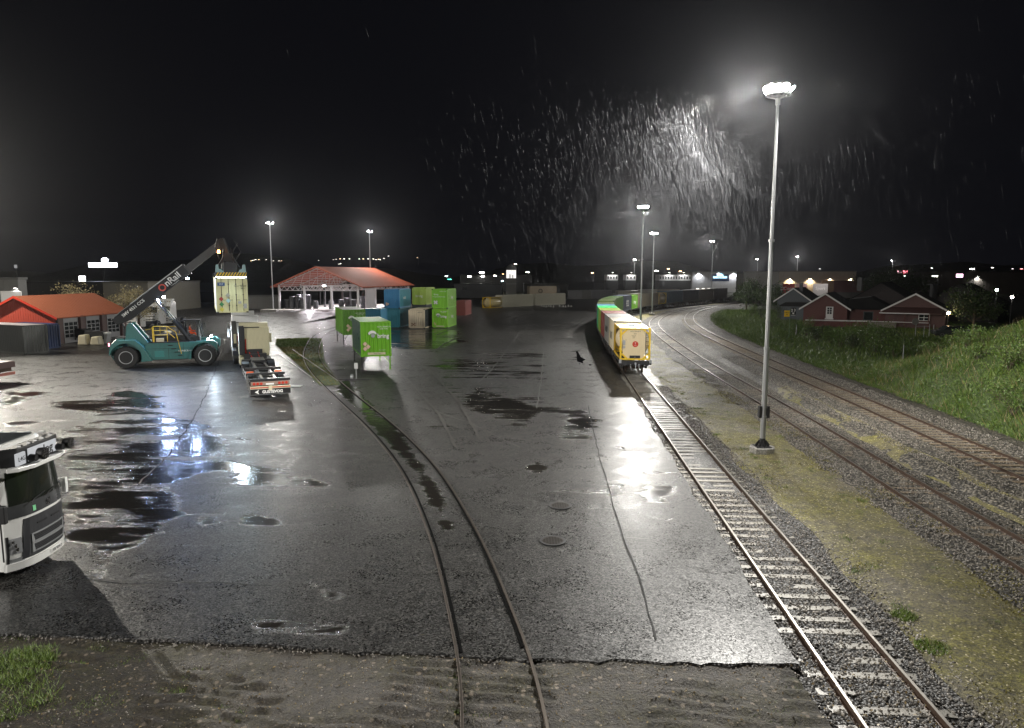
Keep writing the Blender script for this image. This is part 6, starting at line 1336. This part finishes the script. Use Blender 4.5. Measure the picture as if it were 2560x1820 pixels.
# ------------------------------------------------------------------ wooden houses at the right
RW = paint((.13, .035, .028), .6, 0, .3, 'barn_red'); BW = paint((.10, .115, .13), .6, 0, .2, 'slate_blue_wall'); DR = paint((.008, .008, .008), .9, 0, .3, 'dark_roof'); WT = paint((.75, .73, .72), .4, 0, .1, 'white_board')
h1 = gable_house('wooden_house', 'small dark red gabled house with a white glazed door', 'house', 49.7, 112.4, R(-31), 6.4, 11, 3.0, 5.1, RW, DR, .6, WT)
m = MB(); m.box(.15, 1.2, -.09, -.035, 1.3, 3.1); m.box(.05, 1.3, -.3, -.035, 1.1, 1.3); d_ = m.build('door', WT, h1); m = MB()
for a in range(2):
    for b in range(3): m.box(.35 + a * .36, .63 + a * .36, -.10, -.091, 1.95 + b * .36, 2.25 + b * .36)
m.build('door_pane', M['glass'], d_)
m = MB(); m.box(3.2, 9.2, 4, 11, 0, 2.6); m.build('side_wing', RW, h1); m = MB(); m.prism([(3.0, 2.6), (9.4, 2.6), (9.4, 2.75), (6, 4.6), (3.0, 4.2)], 'y', 3.6, 11.4); m.build('wing_roof', DR, h1); m = MB(); m.box(5.2, 6.6, 3.93, 3.99, .9, 2.3); w_ = m.build('window', M['dark'], h1); m = MB(); m.box(5.3, 6.5, 3.91, 3.928, 1.0, 2.2); m.build('pane', M['glass'], w_)
t = thing('deck_rail', 'white topped terrace rail before the small red house', 'terrace rail', (45.9, 110.6, -.1), R(-20)); m = MB(); m.box(0, 8.8, 0, .12, 1.0, 1.18); m.build('top_board', WT, t); m = MB()
for k in range(8): m.box(k * 1.2, k * 1.2 + .1, .02, .12, 0, 1.0)
m.box(0, 8.8, .12, .16, .1, .95); m.build('post', RW, t)
h2 = gable_house('wooden_house', 'slate blue house with a dark porch roof behind the small red one', 'house', 51.6, 130, R(-31), 5.6, 12, 3.6, 5.6, BW, DR, .6, WT)
m = MB(); m.box(-1.5, 3.5, -3.2, 0, 0, 2.5); m.build('porch', BW, h2); m = MB(); m.prism([(-2.0, 2.5), (3.8, 2.5), (3.6, 3.2), (-.8, 3.2)], 'y', -3.6, 0); m.build('porch_roof', DR, h2); m = MB(); m.box(.4, .95, 3, 3.6, 5.0, 6.6); m.build('chimney', M['dark'], h2)
p = P(2110, 790, 135)
h3 = gable_house('wooden_house', 'long black roofed house between the two red ones', 'house', 68, 131, R(-34), 11, 16, 3.2, 6.6, paint((.04, .03, .03), .7, 0, .3), DR, .5)
m = MB(); m.box(-4.6, -3.8, 4, 4.8, 5.0, 7.6); m.build('chimney', M['dark'], h3)
h4 = gable_house('wooden_house', 'brown red house with a covered terrace at the right', 'house', 61.2, 107.5, R(-33), 8.0, 11, 2.9, 5.2, paint((.13, .06, .055), .6, 0, .3, 'brown_red_wall'), DR, .6, WT)
m = MB(); m.prism([(-3.1, .0), (-3.1, 2.9), (.0, 2.35), (.0, 0)], 'x', -.01, .0); m = MB(); m.add([(-4.6, -2.4, 2.3), (3.6, -2.4, 2.3), (3.9, 0, 3.1), (-3.0, 0, 3.1), (-4.6, -2.4, 2.4), (3.6, -2.4, 2.4), (3.9, 0, 3.2), (-3.0, 0, 3.2)], [(0, 1, 2, 3), (7, 6, 5, 4), (0, 4, 5, 1), (1, 5, 6, 2), (2, 6, 7, 3), (3, 7, 4, 0)]); m.build('terrace_roof', paint((.12, .06, .055), .6, 0, .3), h4)
m = MB(); m.box(-4.6, 2.0, -2.46, -2.4, 2.28, 2.42); m.build('gutter', WT, h4)
m = MB(); m.box(.5, 2.0, -.10, -.035, 1.2, 2.2); w_ = m.build('window', WT, h4); m = MB()
for a in range(2):
    for b in range(2): m.box(.62 + a * .68, 1.2 + a * .68, -.11, -.101, 1.28 + b * .45, 1.64 + b * .45)
m.build('pane', M['glass'], w_)
for x in (-4.5, -1.2, 1.9): m = MB(); m.box(x, x + .12, -2.4, -2.28, 0, 2.3); m.build('terrace_post', RW, h4)
m = MB(); m.box(-6.2, -2.2, -2.6, -2.5, 0, 1.0); m.build('terrace_wall', paint((.20, .17, .14), .6, 0, .3), h4); m = MB(); m.box(-6.3, 2.0, -2.65, -2.45, 1.0, 1.08); m.build('terrace_rail', WT, h4)
p = P(2335, 706, 122); t = thing('chimney_stack', 'tall narrow chimney with a flat cap above the dark roofs', 'chimney', (p.x, 122, 0)); m = MB(); m.box(-.4, .4, -.4, .4, 0, 6.3); m.box(-.7, .7, -.7, .7, 6.3, 6.45); m.build('stack', M['dark'], t)
h5 = gable_house('wooden_house', 'black roofed house at the far right behind the embankment', 'house', 78, 124, R(-40), 12, 16, 3.0, 6.4, paint((.03, .025, .025), .7, 0, .3), DR, .5)
# door porch lamp with warm glow and garden lamps
for px, py, Y, col, st, lab, pw in ((2371, 783, 96, (1, .72, .4), 60, 'small warm lamp glowing behind the embankment crest', 160), (2492, 725, 105, (.75, 1, .8), 35, 'greenish globe lamp on a post at the right', 60), (2530, 743, 100, (1, .92, .8), 55, 'white globe lamp on a post at the far right', 90)):
    p = P(px, py, Y); t = thing('garden_lamp', lab, 'lamp', (p.x, Y, 0), 0, 'garden lamps at the right'); m = MB(); m.cyl((0, 0, 0), (0, 0, p.z - .15), .05, n=8); m.build('post', M['dark'], t); m = MB(); m.lathe([(-.2, .02), (-.14, .14), (0, .2), (.14, .14), (.2, .02)], (0, 0, p.z), 'z', 14); m.build('globe', emit(col, st), t, smooth=True)
    spot(t, (0, 0, p.z - .3), (0, 0, -1), pw, 170, .6, col, .2)
q = P(2378, 800, 92); t = thing('parked_car', 'dark parked car with a pale wet roof behind the embankment', 'car', (q.x, 92, 0), R(80)); m = MB(); m.prism([(-2.1, .3), (2.1, .3), (2.15, .8), (1.2, .95), (.6, 1.4), (-1.3, 1.42), (-2.0, 1.0)], 'x', -.85, .85); m.build('body', paint((.10, .11, .11), .15, .5, .1), t, bevel=.08); m = MB(); m.prism([(1.1, .96), (.6, 1.36), (-1.2, 1.38), (-1.7, 1.0)], 'x', -.87, .87); m.build('window_band', M['glass'], t)
for s_ in (-1, 1):
    for y in (-1.3, 1.3): wheel(t, s_ * .8, y, .32, .32, .2, s_)
# yellow sign with black signs beside it on a green post
q = G(1972, 845, -.1); t = thing('track_sign', 'yellow square warning sign on a thin post before the slate blue house', 'sign', (q.x, q.y, -.1)); hz = 5.2
p = P(1966, 784, q.y); m = MB(); m.cyl((0, 0, 0), (0, 0, P(0, 772, q.y).z + .1), .04, n=8); m.build('post', paint((.12, .2, .1), .5, 0, .2), t)
zz = p.z + .1; m = MB(); m.box(-.75, -.05, -.03, .0, zz - .4, zz + .4); b_ = m.build('yellow_board', paint((.8, .5, .02), .5, 0, .05), t); text('MØTE\n65', .24, (-.4, -.035, zz), FRONT, M['letterb'], b_)
m = MB(); m.box(.05, .75, -.03, 0, zz - .25, zz + .75); b_ = m.build('black_board', M['black'], t); text('2 3', .46, (.4, -.04, zz + .42), FRONT, M['letter'], b_, bold=.015); m = MB(); m.prism([(.2, zz + .12), (.4, zz - .1), (.6, zz + .12)], 'y', -.045, -.032); m.box(.1, .7, -.045, -.032, zz - .22, zz - .17); m.build('arrow_mark', M['letter'], b_)
# wire fence posts in the meadow
m = MB(); m.cyl((0, 0, 0), (0, 0, 1.5), .04, n=8); fp = m.build('fence_post', M['galv']); k_ = 0
for px, py in ((2043, 850), (2113, 862), (2185, 880), (2257, 900), (2333, 838), (2309, 842), (1990, 838)):
    q = G(px, py, -.1); o = fp if k_ == 0 else fp.copy()
    if k_: C.objects.link(o)
    o.location = (q.x, q.y, -.15); tag(o, 'thin grey fence post standing in the meadow before the houses', 'fence post', 'fence posts in the meadow'); k_ += 1
t = thing('lattice_gate', 'pale round topped garden frame before the brown red house', 'garden frame', tuple(G(2305, 842, -.1))); m = MB(); m.cyl((-.9, 0, 0), (-.9, 0, 1.7), .04, n=6); m.cyl((.9, 0, 0), (.9, 0, 1.7), .04, n=6); m.bar((-.9, 0, 1.4), (.9, 0, 1.4), .05); m.build('frame', M['galv'], t); m = MB(); m.lathe([(-.02, .45), (.02, .45)], (-1.0, 0, 2.0), 'y', 16); m.build('disc', paint((.2, .19, .17), .5, 0, .2), t)
# ------------------------------------------------------------------ trees and bushes
def shrub(name, label, cat, x, y, z, h, r, n, leafm, grp, stems=9, ls=.07, top=0.):
    t = thing(name, label, cat, (x, y, z), 0, grp); m = MB(); tips = []
    for k in range(stems):
        a = random.uniform(0, 6.28); q = random.uniform(.3, 1) * r; hh = h * random.uniform(.6, 1); p1 = Vector((math.cos(a) * q * .4, math.sin(a) * q * .4, hh * .5)); p2 = Vector((math.cos(a) * q, math.sin(a) * q, hh)); m.cyl((0, 0, -.1), p1, .022, .015, 5, cap=False); m.cyl(p1, p2, .015, .006, 5, cap=False); tips += [p1, p2, p1.lerp(p2, .5)]
        for _ in range(2): b = p1.lerp(p2, random.random()) ; e = b + Vector((random.uniform(-.5, .5), random.uniform(-.5, .5), random.uniform(.1, .5))) * r * .7; m.cyl(b, e, .01, .004, 4, cap=False); tips.append(e)
    m.build('stems', M['bark'], t)
    T = np.array([tuple(p) for p in tips]); c = T[rng.integers(0, len(T), n)] + rng.normal(size=(n, 3)) * np.array([r * .2, r * .2, h * .10]); c[:, 2] = np.abs(c[:, 2]); V, Fc = leaves(c, ls); npmesh('leaves', V, Fc, leafm, t); return t
def tree(label, x, y, z, h, r, n, leafm, grp, ls=.16, trunk=.2, spread=.6):
    t = thing('tree', label, 'tree', (x, y, z), 0, grp); m = MB(); m.cyl((0, 0, 0), (0, 0, h * .3), trunk, trunk * .8, 9); m.cyl((0, 0, h * .3), (random.uniform(-.3, .3), 0, h * .9), trunk * .8, trunk * .15, 8); tips = []
    for k in range(16):
        z0_ = h * random.uniform(.25, .75); a = random.uniform(0, 6.28); L_ = r * random.uniform(.55, 1.05) * (1.25 - z0_ / h); e = Vector((math.cos(a) * L_, math.sin(a) * L_, z0_ + L_ * spread)); s0 = Vector((0, 0, z0_)); m.cyl(s0, s0.lerp(e, .5) + Vector((0, 0, .1)), trunk * .3, trunk * .2, 6, cap=False); m.cyl(s0.lerp(e, .5) + Vector((0, 0, .1)), e, trunk * .2, .02, 5, cap=False)
        tips += [e, s0.lerp(e, .75), s0.lerp(e, .5)]
        for _ in range(3): f = e + Vector((random.gauss(0, 1), random.gauss(0, 1), random.gauss(0, .7))) * r * .25; m.cyl(s0.lerp(e, .7), f, .03, .01, 4, cap=False); tips.append(f)
    tips.append(Vector((0, 0, h * .92))); m.build('trunk', M['bark'], t)
    T = np.array([tuple(p) for p in tips]); c = T[rng.integers(0, len(T), n)] + rng.normal(size=(n, 3)) * r * .14; V, Fc = leaves(c, ls); npmesh('crown', V, Fc, leafm, t); return t
q = P(185, 735, 99); tree('small pale leaved tree behind the ridge of the workshop roof', q.x, 100, 0, 6.6, 3.2, 2200, M['leafpale'], 'pale trees behind the workshop', .12)
tree('pale blossoming tree left of the boom tail', P(298, 730, 96).x, 97, 0, 5.6, 2.8, 2400, M['leafpale'], 'pale trees behind the workshop', .11)
tree('taller pale blossoming tree touching the boom', P(333, 730, 98).x, 99, 0, 6.6, 2.8, 2600, M['leafpale'], 'pale trees behind the workshop', .11)
for px, pyt, Y, r_, lab in ((1890, 705, 150, 3.2, 'dark bushy tree where the curved tracks vanish'), (1925, 712, 140, 2.6, 'dark tree behind the tall lamp pole'), (1868, 722, 165, 2.8, 'low dark tree over the end of the train')):
    p = P(px, pyt, Y); tree(lab, p.x, Y, -.2, p.z + .3, r_, 3600, M['leafdark'], 'dark trees by the track bend', .2)
for px, pyt, Y, r_, lab in ((2212, 672, 205, 6, 'large bare looking dark tree behind the houses, left of the pink sign'), (2248, 668, 215, 6, 'large dark tree behind the pink sign'), (2185, 690, 200, 5, 'smaller dark tree right of the beige hall'), (2300, 690, 210, 5, 'dark tree left of the long right hall')):
    p = P(px, pyt, Y); tree(lab, p.x, Y, -.2, p.z, r_, 2200, M['leafdark'], 'dark trees behind the houses', .25)
p = P(2442, 718, 96); tree('dark spruce like tree at the right beside the globe lamp', p.x, 96, -.2, 6.5, 3.2, 3500, M['leafdark'], 'dark trees behind the houses', .15)
random.seed(11)
bs = [(1905, 800, 2.6), (1930, 818, 2.4), (1880, 790, 2.2), (1948, 800, 2.6), (1990, 835, 1.6), (2015, 840, 2.2), (2040, 856, 1.8), (2075, 858, 2.0), (2100, 870, 2.2), (2130, 872, 1.6), (2160, 868, 2.8), (2185, 885, 2.6), (2215, 880, 2.4), (2235, 894, 2.0), (2140, 850, 2.2), (2060, 842, 1.4), (1960, 848, 1.2), (2200, 860, 2.6)]
word = ['leftmost low', 'broad', 'small round', 'tall leafy', 'thin', 'spreading', 'sparse', 'ragged', 'dense', 'short', 'tall upright', 'stemmy', 'loose', 'dark', 'bushy', 'tiny', 'low edge', 'high rear']
for k, (px, py, h) in enumerate(bs):
    q = G(px, py, -.15); near_ = 'the slate blue house' if px < 2000 else ('the small red house' if px < 2120 else 'the brown red house')
    shrub('bush', word[k] + ' green bush in the meadow before ' + near_, 'bush', q.x, q.y, -.2, h, h * .55, 900, M['leaf'] if k % 3 else M['leafdark'], 'bushes in the meadow', 10, .085)
for k, (px, py, Y, h) in enumerate([(2470, 800, 46, 1.3), (2530, 850, 40, 1.2), (2420, 850, 48, 1.1), (2500, 960, 38, 1.1), (2380, 880, 52, 1.0), (2330, 900, 56, 1.1), (2545, 930, 36, 1.2), (2440, 920, 44, .9), (2550, 790, 40, 1.6)]):
    p = P(px, py, Y); z = float(slopez(np.array([p.x]), np.array([p.y]))[0])
    shrub('bramble', ['high', 'wide', 'middle', 'lower', 'reddish crest', 'foot', 'edge', 'inner', 'topmost'][k] + ' leafy bramble clump on the grassy embankment', 'bramble', p.x, p.y, z, h, h * .9, 800, M['leaf'], 'bramble clumps on the embankment', 9, .05)
# ------------------------------------------------------------------ small far lights
m = MB(); m.cyl((0, 0, 0), (0, 0, 4.6), .12, n=6); fl0 = None
def far_lamp(px, py, Y, col, st, lab, r=.5, gr='distant street lamps'):
    p = P(px, py, Y); t = thing('street_lamp', lab, 'street lamp', (p.x, Y, max(0, p.z - 7)), 0, gr); m = MB(); z = p.z - max(0, p.z - 7); m.cyl((0, 0, 0), (0, 0, z), .1, n=6); m.bar((0, 0, z), (-.8, 0, z + .15), .1); m.build('pole', M['dark'], t); m = MB(); m.box(-.8 - r, -.8 + r * .4, -r * .5, r * .5, z - r * .18, z + r * .1); m.build('lamp_head', emit(col, st), t)
W_ = (1, .97, .9); O_ = (1, .6, .3); B_ = (.8, .95, 1.)
fl = [(1122, 690, 300, B_, 25, .7, 'bluish street lamp left of the low grey warehouse'), (1180, 691, 280, W_, 60, .9, 'bright round lamp above the low grey warehouse'), (1211, 681, 310, W_, 60, 1.3, 'wide bright lamp pair on the dark hall'), (1213, 691, 300, W_, 50, .9, 'bright lamp directly below the wide pair'), (1244, 689, 300, W_, 40, .8, 'white lamp right of the wide pair'), (1263, 685, 320, O_, 10, .5, 'small orange lamp on the dark hall skyline'), (1325, 680, 310, W_, 45, .8, 'white lamp left of the control tower'), (1293, 660, 420, (1, .8, .7), 25, .9, 'pinkish lamp high above the dark hall'), (1486, 682, 330, O_, 18, .7, 'small orange street lamp right of the control tower'),
 (1646, 677, 420, W_, 30, 1.2, 'pale round lamp between the train masts'), (1676, 672, 340, O_, 16, .7, 'orange lamp above the arcaded facade'), (1706, 678, 360, O_, 16, .8, 'orange curved lamp right of the arcaded facade'), (1262, 702, 280, (.6, .9, 1.), 20, .6, 'small bluish lamp below the dark hall'), (1130, 698, 320, (.1, .8, .6), 6, 1.1, 'teal tinted lamp over the green containers'),
 (2268, 690, 230, (.8, .9, .8), 25, .6, 'pale lamp right of the dark tree'), (2345, 690, 250, W_, 35, .9, 'slanting white lamp on the right skyline'), (2437, 672, 300, W_, 35, .9, 'street lamp above the long right hall'), (2333, 670, 500, W_, 8, .7, 'tiny lamp high in the dark right of the tree'), (2485, 669, 480, W_, 10, .8, 'tiny lamp high at the right'), (2535, 672, 480, W_, 5, .6, 'faint tiny lamp at the far right'), (2558, 672, 420, (1, .3, .3), 10, .7, 'small red lamp at the right picture edge'),
 (478, 683, 240, W_, 8, .4, 'faint lamp under the crane boom'), (1600, 650, 600, W_, 4, .4, 'faint lamp beside the brightest distant mast'), (2054, 672, 400, W_, 3, .6, 'faint curved lamp above the beige hall')]
for px, py, Y, col, st, r_, lab in fl: far_lamp(px, py, Y, col, st, lab, r_)
k = 0
for px, py in [(630, 652), (634, 651), (638, 650), (642, 649), (650, 649), (668, 649), (686, 652), (700, 652), (706, 652), (799, 651), (836, 649), (843, 648), (853, 647), (863, 647), (876, 647), (901, 647), (911, 647), (923, 647), (936, 647), (943, 649), (949, 648), (953, 649), (962, 646), (974, 640), (1046, 644), (850, 660), (854, 659)]:
    far_lamp(px, py, 700, (1, .93, .8) if k % 4 else (1, .7, .4), 14 if 850 < px < 980 else 6, 'tiny lamp in the row across the far dark hillside', .75, 'lamps on the far hillside'); k += 1
# ------------------------------------------------------------------ rain drifting through the light, and the wet air
def rain():
    t = NT('rain_water'); t.base((.55, .56, .6)); t.rough(.3); t.b.inputs['Alpha'].default_value = .085
    n = 10000; cx, cy, cz = 11.5, 31.8, 15.3
    r_ = 3.7 + rng.exponential(3.4, n); az = rng.normal(np.pi * 1.05, .85, n); el = np.abs(rng.normal(.5, .42, n)) + .03
    B = np.stack([cx + r_ * np.cos(az) * np.cos(el), cy + r_ * np.sin(az) * np.cos(el), cz - r_ * np.sin(el)], 1); B = B[B[:, 2] > .5]
    m2 = 900; B2 = np.stack([rng.normal(15.5, 4, m2), rng.normal(92, 5, m2), 16.5 - np.abs(rng.normal(0, 5, m2))], 1); B = np.concatenate([B, B2])
    n = len(B); L = rng.uniform(.18, .6, n) * np.where(B[:, 1] > 60, 1.8, 1.); wd = np.where(B[:, 1] > 60, .006, .0028); a = rng.uniform(0, 6.28, n)
    lean = np.stack([.26 + .02 * np.sin(B[:, 0]) , .05 * np.ones(n), -np.ones(n)], 1); lean /= np.linalg.norm(lean, axis=1)[:, None]
    V = []
    for k in range(3): V.append(B + np.stack([np.cos(a + k * 2.09), np.sin(a + k * 2.09), 0 * a], 1) * wd[:, None])
    top = B - lean * (L * .3)[:, None]; bot = B + lean * (L * .7)[:, None]; V = np.stack([top, *V, bot], 1).reshape(-1, 3)
    i = np.arange(n)[:, None] * 5; F_ = np.concatenate([np.concatenate([i + 0, i + 1, i + 2], 1), np.concatenate([i + 0, i + 2, i + 3], 1), np.concatenate([i + 0, i + 3, i + 1], 1), np.concatenate([i + 4, i + 2, i + 1], 1), np.concatenate([i + 4, i + 3, i + 2], 1), np.concatenate([i + 4, i + 1, i + 3], 1)])
    o = npmesh('rain', V, F_, t.m); o['kind'] = 'stuff'; o['label'] = 'fine slanting rain lit by the floodlights'; o.visible_shadow = True
rain()
hb = MB(); hb.box(-1450, 1000, -80, 1100, -1.5, 75); o = hb.build('haze', []); t = NT('haze_air'); t.t.nodes.remove(t.b); pv = t.t.nodes.new('ShaderNodeVolumePrincipled'); pv.inputs['Color'].default_value = (.93, .95, 1., 1); pv.inputs['Density'].default_value = .00006; pv.inputs['Anisotropy'].default_value = .9; t.l(pv.outputs[0], t.out.inputs['Volume']); o.data.materials.append(t.m); o['kind'] = 'stuff'; o['label'] = 'thin rainy haze over the whole yard'
